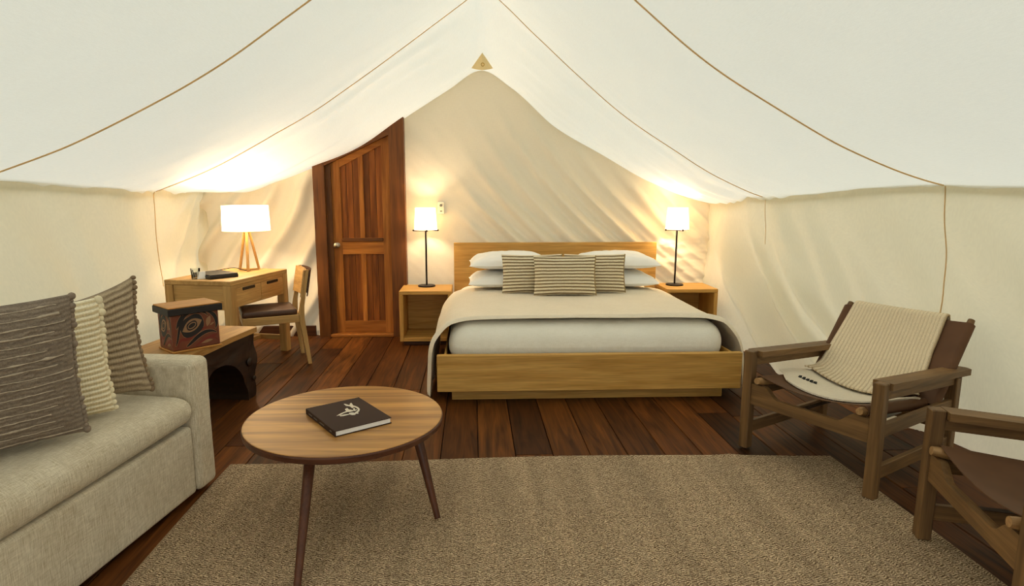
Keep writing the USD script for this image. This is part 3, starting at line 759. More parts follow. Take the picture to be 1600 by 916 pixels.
def bedside_lamp(m, label):
    t = thing('bedside_lamp', label, 'lamp', m, group='slim bedside lamps')
    obj('base', lathe([(0, 0), (0.085, 0), (0.086, 0.006), (0.082, 0.013), (0.02, 0.017), (0, 0.017)], 40), BLACKMETAL, t, smooth=30)
    obj('pole', lathe([(0, 0.015), (0.0085, 0.015), (0.0085, 0.62), (0, 0.62)], 16), BLACKMETAL, t, smooth=40)
    for a in (0.0, math.pi / 2):
        c, s = math.cos(a + 0.15), math.sin(a + 0.15)
        obj('cross_arm', tube([(-0.118 * c, -0.118 * s, 0.545), (0.118 * c, 0.118 * s, 0.545)], 0.0045, 8), BLACKMETAL, t, smooth=40)
        for q in (-1, 1):
            b = trimesh.creation.icosphere(2, 0.0095)
            b.apply_translation((q * 0.118 * c, q * 0.118 * s, 0.549))
            obj('finial', b, BLACKMETAL, t, smooth=True)
    obj('shade', lathe([(0.113, 0.552), (0.098, 0.765), (0.096, 0.765), (0.111, 0.552), (0.113, 0.552)], 48), SHADE, t, smooth=30)
    sphere_light(t, 0.66, 0.03, BED_LAMP)
    return t
bedside_lamp(frame((-0.452, 5.875, 0.525)), 'slim bronze bedside lamp with white shade, near the door')
bedside_lamp(frame((2.010, 5.86, 0.525)), 'slim bronze bedside lamp with white shade, right of the bed')

# ------------------------------------------------------------------ desk
DA = math.radians(12.9)
DM = frame((-1.870, 4.672, 0), -DA)     # local: +y along the drawer front, -x towards the wall
desk = thing('desk', 'light oak writing desk with two drawers against the left wall', 'desk', DM)
W, L, H = 0.58, 0.84, 0.75
obj('desk_top', bb(-W, 0, 0, L, H - 0.035, H, 0.003), DESKOAK[1], desk)
lg = 0.07
for x0 in (-W, -lg):
    for y0 in (0, L - lg):
        obj('leg', bb(x0, x0 + lg, y0, y0 + lg, 0, H - 0.0355, 0.003), DESKOAK[2], desk)
obj('end_panel', bb(-W + lg, -lg, 0.012, 0.03, H - 0.23, H - 0.0355, 0.002), DESKOAK[0], desk)
obj('end_panel', bb(-W + lg, -lg, L - 0.03, L - 0.012, H - 0.23, H - 0.0355, 0.002), DESKOAK[0], desk)
obj('back_panel', bb(-W + 0.01, -W + 0.03, lg, L - lg, H - 0.23, H - 0.0355, 0.002), DESKOAK[1], desk)
obj('drawer_rail', bb(-0.04, -0.004, lg, L - lg, H - 0.062, H - 0.0355, 0.002), DESKOAK[1], desk)
mid = L / 2
for y0, y1 in ((lg + 0.003, mid - 0.002), (mid + 0.002, L - lg - 0.003)):
    d = obj('drawer', bb(-0.5, -0.004, y0, y1, H - 0.215, H - 0.064, 0.003), DESKOAK[1], desk)
    yc = (y0 + y1) / 2
    obj('finger_pull', bb(-0.02, 0.001, yc - 0.085, yc + 0.085, H - 0.092, H - 0.068, 0.003), BLACK, d.GetPrim() if hasattr(d, 'GetPrim') else d)
obj('stretcher', bb(-W + lg, -lg, L - 0.05, L - 0.02, 0.10, 0.145, 0.002), DESKOAK[0], desk)
obj('stretcher', bb(-W + lg, -lg, 0.02, 0.05, 0.10, 0.145, 0.002), DESKOAK[0], desk)
obj('stretcher', bb(-W / 2 - 0.02, -W / 2 + 0.02, 0.05, L - 0.05, 0.105, 0.14, 0.002), DESKOAK[1], desk)

def on_desk(a, b, z=0.75):
    c, s = math.cos(-DA), math.sin(-DA)
    return (-1.870 + a * c - b * s, 4.672 + a * s + b * c, z)

lamp = thing('table_lamp', 'tripod desk lamp with tan wooden legs and a wide white drum shade', 'lamp', frame((-1.985, 5.395, 0.75)))
for a in (-75, 45, 165):
    c, s = math.cos(math.radians(a)), math.sin(math.radians(a))
    obj('leg', beam((0.092 * c, 0.092 * s, 0.004), (0.022 * c, 0.022 * s, 0.345), 0.024, 0.016, 0.003, side=(c, s, 0)), DESKOAK[2], lamp)
for a in (-75, 45, 165):
    c, s = math.cos(math.radians(a)), math.sin(math.radians(a))
    obj('foot_bar', beam((0, 0, 0.009), (0.092 * c, 0.092 * s, 0.009), 0.018, 0.012, 0.003), DESKOAK[0], lamp)
obj('hub', lathe([(0, 0.335), (0.03, 0.335), (0.03, 0.352), (0.012, 0.36), (0.012, 0.42), (0, 0.42)], 24), BRASS, lamp, smooth=30)
obj('shade', lathe([(0.200, 0.352), (0.193, 0.572), (0.191, 0.572), (0.198, 0.352), (0.200, 0.352)], 64), SHADE, lamp, smooth=30)
for a in (0, 120, 240):
    c, s = math.cos(math.radians(a)), math.sin(math.radians(a))
    obj('shade_spoke', tube([(0.01 * c, 0.01 * s, 0.41), (0.196 * c, 0.196 * s, 0.41)], 0.002, 6), BRASS, lamp)
sphere_light(lamp, 0.475, 0.035, DESK_LAMP)

tray = thing('folder', 'flat black case lying on the desk in front of the lamp', 'folder', frame(on_desk(-0.30, 0.25), -DA - 0.5))
obj('cover', cbox((0, 0, 0.014), (0.30, 0.235, 0.028), 0.005), BLACK, tray)
obj('flap', cbox((0.0, 0, 0.031), (0.292, 0.228, 0.006), 0.002), BLACK, tray)
cordpts = np.array([on_desk(-0.47, 0.40, 0.759), on_desk(-0.49, 0.46, 0.763), on_desk(-0.42, 0.54, 0.775), on_desk(-0.36, 0.60, 0.78), on_desk(-0.30, 0.63, 0.761), on_desk(-0.28, 0.66, 0.759)])
from scipy.interpolate import CubicSpline
cs = CubicSpline(np.linspace(0, 1, 6), cordpts)
obj('lamp_cord', tube(cs(np.linspace(0, 1, 40)), 0.003, 8), BLACK, smooth=True, label='thin dark cord curling on the desk behind the flat black case', cat='cord')
gl = thing('drinking_glass', 'small clear drinking glass at the left end of the desk', 'glass', frame(on_desk(-0.37, 0.10)))
obj('tumbler', lathe([(0, 0.001), (0.030, 0.001), (0.036, 0.085), (0.034, 0.085), (0.028, 0.010), (0, 0.010)], 32), GLASS, gl, smooth=30)
pc = thing('note_card', 'folded white card standing right of the glass on the desk', 'card', frame(on_desk(-0.30, 0.125), 0.35))
obj('card', cat(beam((-0.03, -0.012, 0.001), (-0.03, 0.0, 0.06), 0.0012, 0.06, 0.0003, side=(1, 0, 0)), beam((-0.03, 0.012, 0.001), (-0.03, 0.0, 0.06), 0.0012, 0.06, 0.0003, side=(1, 0, 0))), PAPER, pc)
pen = thing('marker_pen', 'short black marker standing in the drinking glass', 'pen', frame(on_desk(-0.382, 0.098, 0.762), 0.3))
obj('barrel', tube([(0, 0, 0), (-0.012, 0.0, 0.06)], 0.006, 10), BLACK, pen, smooth=40)

# desk chair
CA = math.radians(24.0)
dc = thing('desk_chair', 'light oak desk chair with a dark leather seat tucked at the desk', 'chair', frame((-1.845, 4.79, 0), CA))   # local: +x back, +y away
SWD, SD = 0.41, 0.45
seat = soft_box(SD - 0.02, SWD - 0.02, 0.05, 0.022, (14, 14, 2), lambda p, n: n * (0.012 * np.clip(n[:, 2], 0, 1) * np.clip(1 - (np.abs(p[:, 0]) / 0.22) ** 2, 0, 1) * np.clip(1 - (np.abs(p[:, 1]) / 0.2) ** 2, 0, 1))[:, None])
seat.apply_translation((SD / 2 - 0.01, SWD / 2, 0.452))
obj('seat', seat, LEATHERDARK, dc, smooth=True)
obj('seat_rail', bb(0.0, 0.028, 0.03, SWD - 0.03, 0.365, 0.43), DESKOAK[1], dc)
obj('seat_rail', bb(SD - 0.02, SD + 0.008, 0.03, SWD - 0.03, 0.365, 0.43), DESKOAK[1], dc)
obj('seat_rail', bb(0.02, SD, 0.0, 0.026, 0.365, 0.43), DESKOAK[0], dc)
obj('seat_rail', bb(0.02, SD, SWD - 0.026, SWD, 0.365, 0.43), DESKOAK[0], dc)
for y0 in (0.016, SWD - 0.016):
    obj('leg', cat(beam((0.018, y0, 0.0), (0.018, y0, 0.43), 0.034, 0.034, 0.004, side=(1, 0, 0))), DESKOAK[2], dc)
    prof = Polygon([(SD + 0.045, 0.0), (SD + 0.075, 0.0), (SD + 0.032, 0.40), (SD + 0.035, 0.50), (SD + 0.085, 0.80), (SD + 0.060, 0.80), (SD + 0.000, 0.50), (SD - 0.015, 0.42), (SD - 0.005, 0.36)])
    leg = extrude(prof, 0.032, mat4((1, 0, 0), (0, 0, 1), (0, -1, 0), (0, y0 + 0.016, 0)))
    obj('rear_leg', leg, DESKOAK[2], dc)
# curved wooden back rest with a leather-clad rear
def backrest(off, thick, h0, h1):
    y = np.linspace(-0.002, SWD + 0.002, 17)
    sag = 0.030 * (1 - ((y - SWD / 2) / (SWD / 2)) ** 2)
    outer = np.column_stack([y, sag + off]); inner = np.column_stack([y, sag + off + thick])
    m = extrude(Polygon(np.vstack([outer, inner[::-1]])), h1 - h0)
    T = mat4((0, 1, 0), (1, 0, 0), (0.163, 0, 0.987), (SD + 0.016 + 0.0, 0, h0))
    m.apply_transform(T)
    m.fix_normals()
    return m
obj('backrest', backrest(-0.012, 0.014, 0.575, 0.80), DESKOAK[1], dc)
obj('backrest_leather', backrest(0.0405, 0.006, 0.578, 0.80), LEATHERDARK, dc, label='dark leather panel on the rear of the backrest')

# ------------------------------------------------------------------ slab bench with the carved box
BA = math.radians(-8.0)
BM = frame((-1.535, 4.20, 0), BA)       # local: front face x = 0 (towards the room), +y away
bench = thing('slab_bench', 'dark live-edge wooden bench with an arched opening, behind the sofa', 'bench', BM)
BH = 0.495
arch = [(-0.30 + 0.30 * math.cos(t) * 0.72, 0.30 * math.sin(t) * 0.0) for t in (0,)]
out = Polygon([(-0.86, 0), (-0.88, 0.22), (-0.84, BH - 0.036), (0.0, BH - 0.036), (0.015, 0.30), (-0.012, 0.12), (0.0, 0)])
hole = Polygon([(-0.12 - 0.31 + 0.31 * math.cos(t), max(0.0, 0.33 * math.sin(t)) - (0.02 if math.sin(t) < 0.02 else 0)) for t in np.linspace(0, math.pi, 25)])
body = extrude(out.difference(hole), 0.40, mat4((0, 1, 0), (0, 0, 1), (1, 0, 0), (-0.41, 0, 0)))
body = body.subdivide_to_size(0.06)
vv = body.vertices.copy()
vv[:, 0] += n3(vv[:, 1] * 6, vv[:, 2] * 8, 1, 91) * 0.03 * (vv[:, 0] > -0.05)
body.vertices = vv
obj('trunk_body', body, DARKSLAB[1], bench, smooth=35)
tp = [(-0.43, -0.87), (0.0, -0.87), (0.012, -0.6), (0.004, -0.3), (0.014, 0.0), (0.006, 0.02), (-0.43, 0.02)]
obj('slab_top', extrude(Polygon(tp), 0.035, mat4((1, 0, 0), (0, 1, 0), (0, 0, 1), (0, 0, BH - 0.035))), LIGHTSLAB, bench)
for y0, z0, r in ((-0.10, 0.27, 0.035), (-0.05, 0.14, 0.022)):
    kb = trimesh.creation.icosphere(2, r)
    kb.apply_scale((0.35, 1, 0.8))
    kb.apply_translation((0.002, y0, z0))
    obj('knot', kb, DARKSLAB[0], bench, smooth=True)

# carved box
XM = frame((-1.557, 3.678, BH + 0.0005), 0.808)       # local: front face y = 0, right edge x = 0
box = thing('carved_box', 'lidded wooden box painted with flowing red and black eye motifs on the bench', 'box', XM)
bw, bd, bh = 0.273, 0.20, 0.224
obj('box_body', bb(-bw, 0, 0, bd, 0.012, bh, 0.004), BOXWOOD, box)
obj('box_base', bb(-bw - 0.008, 0.008, -0.008, bd + 0.008, 0, 0.0115, 0.003), BOXLID, box)
ld = obj('lid', bb(-bw - 0.02, 0.02, -0.02, bd + 0.02, bh + 0.0005, bh + 0.040, 0.003), PAINTBLACK, box, label='black lid rim')
obj('lid_top', bb(-bw - 0.016, 0.016, -0.016, bd + 0.016, bh + 0.0405, bh + 0.0475, 0.002), BOXLID, ld)
def ell(cx, cy, a, b, rot=0, p=2.0, n=40):
    t = np.linspace(0, 2 * np.pi, n, endpoint=False)
    x = a * np.sign(np.cos(t)) * np.abs(np.cos(t)) ** (2 / p)
    y = b * np.sign(np.sin(t)) * np.abs(np.sin(t)) ** (2 / p)
    c, s = math.cos(rot), math.sin(rot)
    return Polygon(np.column_stack([cx + x * c - y * s, cy + x * s + y * c])).buffer(0)
def lens(cx, cy, a, b, rot=0):
    t = np.linspace(-1, 1, 24)
    up_ = np.column_stack([t * a, b * (1 - t ** 2)]); dn = np.column_stack([t[::-1] * a, -b * 0.8 * (1 - t ** 2)])
    q = np.vstack([up_, dn[1:-1]])
    c, s = math.cos(rot), math.sin(rot)
    return Polygon(np.column_stack([cx + q[:, 0] * c - q[:, 1] * s, cy + q[:, 0] * s + q[:, 1] * c])).buffer(0)
def swoosh(pts, w):
    cs_ = CubicSpline(np.linspace(0, 1, len(pts)), np.array(pts))
    t = np.linspace(0, 1, 40)
    q, d = cs_(t), cs_(t, 1)
    d /= np.linalg.norm(d, axis=1)[:, None]
    n_ = np.column_stack([-d[:, 1], d[:, 0]])
    ww = w * np.sin(np.clip(t, 0.02, 0.98) * np.pi)[:, None] ** 0.6
    return Polygon(np.vstack([q + n_ * ww, (q - n_ * ww)[::-1]])).buffer(0)
def panel_design(s, mirror=False):
    """black, red and tan shapes on a panel of size 0.355 x 0.235, from its lower left"""
    eye = ell(0.15, 0.135, 0.088, 0.060, 0.35, 2.6)
    white = lens(0.150, 0.135, 0.080, 0.040, 0.35)
    iris = ell(0.148, 0.137, 0.040, 0.024, 0.35, 2.6)
    pupil = ell(0.148, 0.137, 0.027, 0.012, 0.35)
    arc1 = swoosh([(0.02, 0.03), (0.05, 0.11), (0.10, 0.20), (0.20, 0.22), (0.27, 0.185)], 0.009)
    arc2 = swoosh([(0.10, 0.015), (0.16, 0.05), (0.24, 0.085), (0.33, 0.075)], 0.011)
    arc3 = swoosh([(0.16, 0.012), (0.22, 0.035), (0.28, 0.05), (0.345, 0.02)], 0.008)
    tail = swoosh([(0.26, 0.215), (0.31, 0.19), (0.335, 0.15), (0.325, 0.10)], 0.012)
    drop = lens(0.275, 0.150, 0.034, 0.020, 1.15)
    fin = lens(0.315, 0.185, 0.030, 0.012, -0.5)
    red1 = swoosh([(0.035, 0.02), (0.07, 0.06), (0.12, 0.062), (0.2, 0.1), (0.26, 0.105)], 0.010)
    blk = shapely.union_all([eye.difference(white), iris.difference(pupil.buffer(0.006)), pupil, arc1, arc2, tail, fin, lens(0.06, 0.17, 0.05, 0.012, 1.0)])
    red = shapely.union_all([red1, arc3, lens(0.30, 0.055, 0.035, 0.010, 0.1), swoosh([(0.06, 0.21), (0.16, 0.228), (0.28, 0.222), (0.34, 0.21)], 0.006)]).difference(blk)
    tan_ = shapely.union_all([white.difference(iris.buffer(0.004)), pupil.buffer(0.006).difference(pupil), drop, lens(0.25, 0.028, 0.05, 0.010, 0.1), lens(0.30, 0.13, 0.02, 0.006, 0.4)]).difference(blk).difference(red)
    halo = blk.buffer(0.0035).difference(blk.buffer(0.0012)).difference(red)
    tan_ = shapely.union_all([tan_, halo]).difference(blk).difference(red)
    area = shapely.box(0.004, 0.004, 0.351, 0.219)
    from shapely import affinity
    res = []
    for g in (blk, red, tan_):
        g = g.intersection(area).buffer(0)
        g = affinity.scale(g, s, 1, origin=(0, 0))
        res.append(Polygon() if g.is_empty else shapely.union_all([q for q in getattr(g, 'geoms', [g]) if q.geom_type == 'Polygon']))
    return res
for (s, T) in ((bw / 0.355, mat4((1, 0, 0), (0, 0, 1), (0, -1, 0), (-bw, 0.0, 0.014))), (bd / 0.355, mat4((0, -1, 0), (0, 0, 1), (-1, 0, 0), (-bw, bd, 0.014))), (bd / 0.355, mat4((0, 1, 0), (0, 0, 1), (1, 0, 0), (0, 0, 0.014)))):
    for nm, g, mt in zip(('black_formline', 'red_formline', 'tan_inlay'), panel_design(s), (PAINTBLACK, PAINTRED, PAINTTAN)):
        for piece in getattr(g, 'geoms', [g]):
            if piece.area > 2e-6:
                obj(nm, extrude(piece, 0.0012, T), mt, box)

# ------------------------------------------------------------------ sofa (local: +x to the room, +y to the far arm)
SA = math.atan2(-0.148, 0.989)
SM = frame((-1.264, 2.85, 0), SA)
sofa = thing('sofa', 'beige linen sofa with square arms along the left wall', 'sofa', SM)
arm = soft_box(0.92, 0.145, 0.635, 0.035, (20, 6, 14), lambda p, n: n * (n3(p[:, 0] * 4, p[:, 1] * 4, p[:, 2] * 4, 101) * 0.008)[:, None])
a1 = arm.copy(); a1.apply_translation((-0.46, -0.0725, 0.3425))
obj('arm', a1, LINEN, sofa, smooth=40)
a2 = arm.copy(); a2.apply_translation((-0.46, -2.2725, 0.3425))
obj('arm', a2, LINEN, sofa, smooth=40)
fr = soft_box(0.86, 2.048, 0.328, 0.02, (12, 24, 6), None)
fr.apply_translation((-0.445, -1.1725, 0.192))
obj('base_frame', fr, LINEN, sofa, smooth=40)
def crown(p, n):
    t = np.clip(n[:, 2], 0, 1) * np.clip(1 - (p[:, 1] / 1.02) ** 4, 0, 1)
    fz = np.clip(n[:, 0], 0, 1)
    d = 0.028 * t * (1 - 0.4 * (p[:, 0] / 0.37) ** 2) + 0.03 * fz * np.cos(np.clip(p[:, 2] / 0.07, -1, 1) * np.pi / 2) + 0.018 * np.clip(-n[:, 2], 0, 1) * np.clip(1 - (p[:, 1] / 1.02) ** 4, 0, 1) + n3(p[:, 0] * 3, p[:, 1] * 3, p[:, 2] * 3, 102) * 0.012
    return n * d[:, None]
cu = soft_box(0.74, 2.044, 0.135, 0.058, (20, 60, 6), crown)
cu.apply_translation((-0.385, -1.1725, 0.440))
seatc = obj('seat_cushion', cu, LINEN, sofa, smooth=True)
def pipe(z, x):
    ys = np.linspace(-2.17, -0.175, 60)
    sag = np.clip(1 - ((ys + 1.1725) / 1.02) ** 4, 0, 1)
    return tube(np.column_stack([np.full(60, x), ys, z + 0.020 * sag * (z > 0.45)]), 0.006, 8)
obj('piping', pipe(0.478, -0.022), LINEN, seatc, smooth=True)
obj('piping', pipe(0.402, -0.016), LINEN, seatc, smooth=True)
bk = soft_box(0.20, 2.044, 0.36, 0.06, (6, 40, 12), None)
bk.apply_transform(trimesh.transformations.rotation_matrix(-0.10, (0, 1, 0)))
bk.apply_translation((-0.815, -1.1725, 0.555))
obj('back', bk, LINEN, sofa, smooth=True)
obj('arm_seam', tube([(-0.006, -0.118, 0.05), (-0.0035, -0.118, 0.35), (-0.006, -0.118, 0.63)], 0.003, 6), LINEN, sofa, smooth=True)
for x0, y0 in ((-0.12, -0.08), (-0.85, -0.08), (-0.12, -2.27), (-0.85, -2.27)):
    obj('foot', bb(x0 - 0.03, x0 + 0.03, y0 - 0.03, y0 + 0.03, 0, 0.06), WALNUT[2], sofa)

def sofa_pt(a, b, z):
    """a back from the front line, b from the far arm's outer side"""
    c, s = math.cos(SA), math.sin(SA)
    return np.array((-1.264 + (-a) * c - (-b) * s, 2.85 + (-a) * s + (-b) * c, z))
def by_corners(bl, br, tr):
    bl, br, tr = (sofa_pt(*q) for q in (bl, br, tr))
    X = br - bl
    w = np.linalg.norm(X); X /= w
    Z = tr - br
    Z -= X * (Z @ X)
    h = np.linalg.norm(Z); Z /= h
    return axes((bl + br) / 2, X, np.cross(Z, X), Z), w, h

def yarn_edge(w, h, side, mat, parent, n, r, seed, pinch=0.05, name='edge_knot'):
    """row of wool knots down one side of the cushion: ONE strand mesh"""
    rg = np.random.default_rng(seed)
    ms = []
    for i in range(n):
        v = (i + 0.5) / n
        b = 2 * v - 1
        s = trimesh.creation.icosphere(1, r * rg.uniform(0.75, 1.25))
        s.apply_scale((1, 0.8, rg.uniform(0.8, 1.2)))
        s.apply_translation((side * (w / 2 * (1 - pinch * (1 - b * b)) + rg.uniform(-0.2, 0.5) * r), rg.uniform(-0.3, 0.3) * r, v * h))
        ms.append(s)
    return obj(name, cat(*ms), mat, parent, smooth=True)

# far pillow: taupe, ribbed
m, w, h = by_corners((0.43, 0.64, 0.535), (0.150, 0.205, 0.54), (0.220, 0.150, 1.058))
def taupe_relief(u, v):
    rows = 17
    return 0.007 * (np.abs(np.sin(v * rows * np.pi + 0.6 * n3(u * 5, v * 2, 0, 112))) ** 0.8 - 0.4) * (1 + n3(u * 30, v * rows, 0, 111, 2)) + 0.006 * np.abs(np.sin(u * 45 * np.pi)) * 0.5
pm, puv = pillow(w, h, 0.15, 130, 150, taupe_relief, pinch=0.12)
pv = pm.vertices.copy()
pv[:, 2] *= 1 - 0.20 * np.clip(0.5 - pv[:, 0] / w, 0, 1) ** 0.8      # slumps towards its left corner
pm.vertices = pv
t = thing('throw_pillow', 'large taupe ribbed wool pillow leaning on the far sofa arm', 'pillow', m)
obj('pillow_cover', pm, TAUPEKNIT, t, smooth=True, uv=puv)
yarn_edge(w, h, 1, TAUPEYARN, t, 24, 0.013, 1, 0.12)
yarn_edge(w, h * 0.8, -1, TAUPEYARN, t, 24, 0.013, 2, 0.12)
# middle pillow: cream, chunky
m, w, h = by_corners((0.36, 0.91, 0.54), (0.135, 0.46, 0.54), (0.165, 0.435, 1.008))
def cream_relief(u, v):
    return 0.0065 * np.abs(np.sin(v * 22 * np.pi)) ** 0.7 * (0.75 + 0.25 * np.abs(np.sin(u * 44 * np.pi)) ** 0.8)
pm, puv = pillow(w, h, 0.15, 260, 200, cream_relief, pinch=0.06)
t = thing('throw_pillow', 'cream chunky-knit pillow between the taupe and the dark pillows', 'pillow', m)
obj('pillow_cover', pm, CREAMKNIT, t, smooth=True, uv=puv)
yarn_edge(w, h, 1, CREAMYARN, t, 19, 0.0150, 3, 0.06)
yarn_edge(w, h, -1, CREAMYARN, t, 22, 0.0125, 4, 0.06)
# near pillow: dark grey-brown with pale slubs
m, w, h = by_corners((0.36, 1.18, 0.545), (0.070, 0.685, 0.545), (0.085, 0.71, 1.062))
def dark_relief(u, v):
    return 0.005 * n3(u * 40, v * 55, 0, 121, 3) * 2 + 0.002 * np.abs(np.sin(v * 30 * np.pi))
pm, puv = pillow(w, h, 0.16, 150, 150, dark_relief, pinch=0.06)
t = thing('throw_pillow', 'dark grey-brown woven pillow with pale wool slubs, nearest on the sofa', 'pillow', m)
obj('pillow_cover', pm, DARKKNIT, t, smooth=True, uv=puv)
yarn_edge(w, h, 1, DARKYARN, t, 30, 0.0115, 5, 0.06)
rg = np.random.default_rng(12)
for k in range(17):
    v = (k + 0.6) / 17.4
    ln = 110
    u0, u1 = rg.uniform(0.0, 0.08), rg.uniform(0.80, 0.985)
    u = np.linspace(u0, u1, ln)
    a_, b_ = 2 * u - 1, 2 * v - 1
    vv_ = v + 0.014 * n3(u * 7, k * 1.7, 0, 130)
    b_ = 2 * vv_ - 1
    e = np.maximum(1 - np.abs(a_) ** 2.6, 0) * np.maximum(1 - np.abs(b_) ** 2.6, 0)
    y = 0.08 * e ** 0.55 + dark_relief(u, vv_) * np.minimum(1, e * 5)
    x = a_ * w / 2 * (1 - 0.06 * (1 - b_ ** 2))
    z = b_ * h / 2 * (1 - 0.06 * (1 - a_ ** 2)) + h / 2
    rad = 0.0016 + rg.uniform(0.002, 0.0065) * np.clip(n3(u * 11, k * 3.3, 0, 131, 2) * 2.6 - 0.1, 0, 1) + 0.001 * np.clip(n3(u * 60, k * 3.3, 1, 132, 2) * 3, 0, 1)
    obj('slub', tube(np.column_stack([x, -y - 0.001, z]), rad, 7), SLUB, t, smooth=True)
# tan pillow behind
m, w, h = by_corners((0.50, 1.58, 0.545), (0.46, 1.05, 0.545), (0.49, 1.03, 1.015))
pm, puv = pillow(w, h, 0.16, 60, 60, rib_relief(20, 0.005), pinch=0.05)
t = thing('throw_pillow', 'tan woven pillow tucked behind the dark pillow, its top edge showing', 'pillow', m)
obj('pillow_cover', pm, TANKNIT, t, smooth=True, uv=puv)
yarn_edge(w, h, 1, CREAMYARN, t, 20, 0.008, 6, 0.05)

# ------------------------------------------------------------------ coffee table with book
TX, TY, TZ = -0.576, 2.608, 0.43
ct = thing('coffee_table', 'round wooden coffee table with three splayed dark legs on the rug', 'table', frame((TX, TY, 0)))
ttop = lathe([(0, TZ), (0.424, TZ), (0.4325, TZ - 0.003), (0.436, TZ - 0.010)], 128)
obj('table_top', cat(lathe([(0, TZ - 0.004), (0.30, TZ - 0.0038), (0.4318, TZ - 0.0038), (0.4360, TZ - 0.010), (0.434, TZ - 0.030), (0.405, TZ - 0.045), (0, TZ - 0.046)], 128)), WALNUT[0], ct, smooth=25, label='dark walnut underside and rim')
obj('top_veneer', lathe([(0, TZ), (0.426, TZ), (0.4318, TZ - 0.0015), (0.4322, TZ - 0.0036), (0, TZ - 0.0036)], 128), TABLETOP, ct, smooth=25)
for (fx, fy, tx, ty) in ((-0.16, 2.447, -0.255, 2.535), (-0.640, 2.000, -0.660, 2.330), (-0.665, 3.105, -0.630, 2.870)):
    a0, a1 = np.array((tx - TX, ty - TY, TZ - 0.044)), np.array((fx - TX, fy - TY, 0.0165))
    tt = np.linspace(0, 1, 14)[:, None]
    obj('leg', tube(a0 + (a1 - a0) * tt, np.linspace(0.0235, 0.0135, 14), 20), WALNUT[2], ct, smooth=40)
bkc = np.array((-0.556, 2.573)); BR_ = math.atan2(-0.277, 0.194)
book = thing('book', 'dark brown hardcover book with a pale leaping-animal emblem on the coffee table', 'book', frame((bkc[0], bkc[1], TZ), BR_))   # local: x along the spine
bl_, bw_ = 0.335, 0.255
obj('back_cover', bb(-bl_ / 2, bl_ / 2, -bw_ / 2, bw_ / 2, 0.0005, 0.0035, 0.001), COVER, book)
obj('front_cover', bb(-bl_ / 2, bl_ / 2, -bw_ / 2, bw_ / 2, 0.0235, 0.0265, 0.001), COVER, book)
obj('spine', bb(-bl_ / 2, bl_ / 2, -bw_ / 2 - 0.003, -bw_ / 2 + 0.001, 0.0005, 0.0265, 0.001), COVER, book)
obj('page_block', bb(-bl_ / 2 + 0.004, bl_ / 2 - 0.004, -bw_ / 2 + 0.002, bw_ / 2 - 0.005, 0.0036, 0.0234, 0.0005), PAPER, book, label='white page edges')
EMB = [[(0.0054, -0.0551), (-0.0107, -0.0328), (-0.0197, -0.0106), (-0.026, 0.0048), (-0.0125, 0.0014), (-0.0087, -0.0159), (0.0028, -0.0361)],
       [(0.0098, -0.0435), (0.0092, -0.0235), (0.0155, -0.0023), (0.0224, -0.0047), (0.024, -0.0302), (0.0192, -0.044)],
       [(-0.0517, 0.0081), (-0.0605, 0.0216), (-0.0387, 0.0198), (-0.0235, 0.0274), (-0.0151, 0.0325), (-0.0069, 0.0268), (-0.0075, 0.0102), (-0.0136, -0.0002)],
       [(0.0029, 0.0041), (0.0079, 0.0165), (0.018, 0.024), (0.0167, 0.0396), (0.0368, 0.0316), (0.0297, 0.0232), (0.0406, 0.0143), (0.0367, 0.0036), (0.0207, -0.0035)],
       [(0.0209, 0.0281), (0.0127, 0.046), (-0.0122, 0.061), (-0.0409, 0.0653), (-0.0618, 0.0616), (-0.0803, 0.0562), (-0.0721, 0.0505), (-0.0484, 0.0547), (-0.0287, 0.0567), (-0.0099, 0.0521), (0.0062, 0.0384), (0.0123, 0.028)],
       [(-0.0365, 0.0402), (-0.04, 0.0475), (-0.0149, 0.0397), (-0.0196, 0.0504), (-0.0082, 0.0424), (-0.0043, 0.0323), (-0.0151, 0.0325)],
       [(-0.1219, 0.0317), (-0.119, 0.0357), (-0.0877, 0.0456), (-0.1077, 0.0571), (-0.1134, 0.0647), (-0.0822, 0.0588), (-0.077, 0.0539), (-0.0494, 0.048), (-0.0465, 0.0399), (-0.0726, 0.0411), (-0.09, 0.0301)]]
em = shapely.union_all([Polygon(q).buffer(0.0008) for q in EMB])
obj('emblem', extrude(em, 0.0005, mat4((1, 0, 0), (0, 1, 0), (0, 0, 1), (0, 0, 0.0264))), EMBLEM, book, label='pale leaping-animal emblem on the cover')
# illegible pale lettering on the spine
for x0, x1 in ((-0.13, -0.09), (-0.07, -0.03), (0.0, 0.05), (0.11, 0.13)):
    obj('spine_print', bb(x0, x1, -bw_ / 2 - 0.0034, -bw_ / 2 - 0.0029, 0.011, 0.0155, 0.0001), GREYPLASTIC, book)

# ------------------------------------------------------------------ leather sling chairs
def slab_sheet(nu, nv, fn, t):
    """closed sheet of thickness t behind the grid fn"""
    p, f, uv = grid(nu, nv, fn)
    m = trimesh.Trimesh(p, f, process=False)
    n = m.vertex_normals
    q = p - n * t
    v = np.vstack([p, q])
    F = np.vstack([f, f[:, ::-1] + len(p), strip(nu, nv, len(p))[:, ::-1]])
    return trimesh.Trimesh(v, F, process=False), np.vstack([uv, uv])
CW, ZF, ZR = 0.73, 0.559, 0.505
B0, B1 = 0.095, 0.635                       # the two seat dowels
def dowel_z(a):
    return 0.405 - 0.085 * np.clip(a, -0.05, 0.75) / 0.72
def seat_z(a, b):
    t = np.clip((b - (B0 + B1) / 2) / ((B1 - B0) / 2), -1, 1)
    sag = (0.030 + 0.035 * np.sin(np.clip(a / 0.7, 0, 1) * np.pi)) * (1 - t * t)
    return dowel_z(a) + 0.025 - sag
P0, P1 = np.array((0.60, 0.30)), np.array((0.945, 0.745))       # back posts, in (a, z)
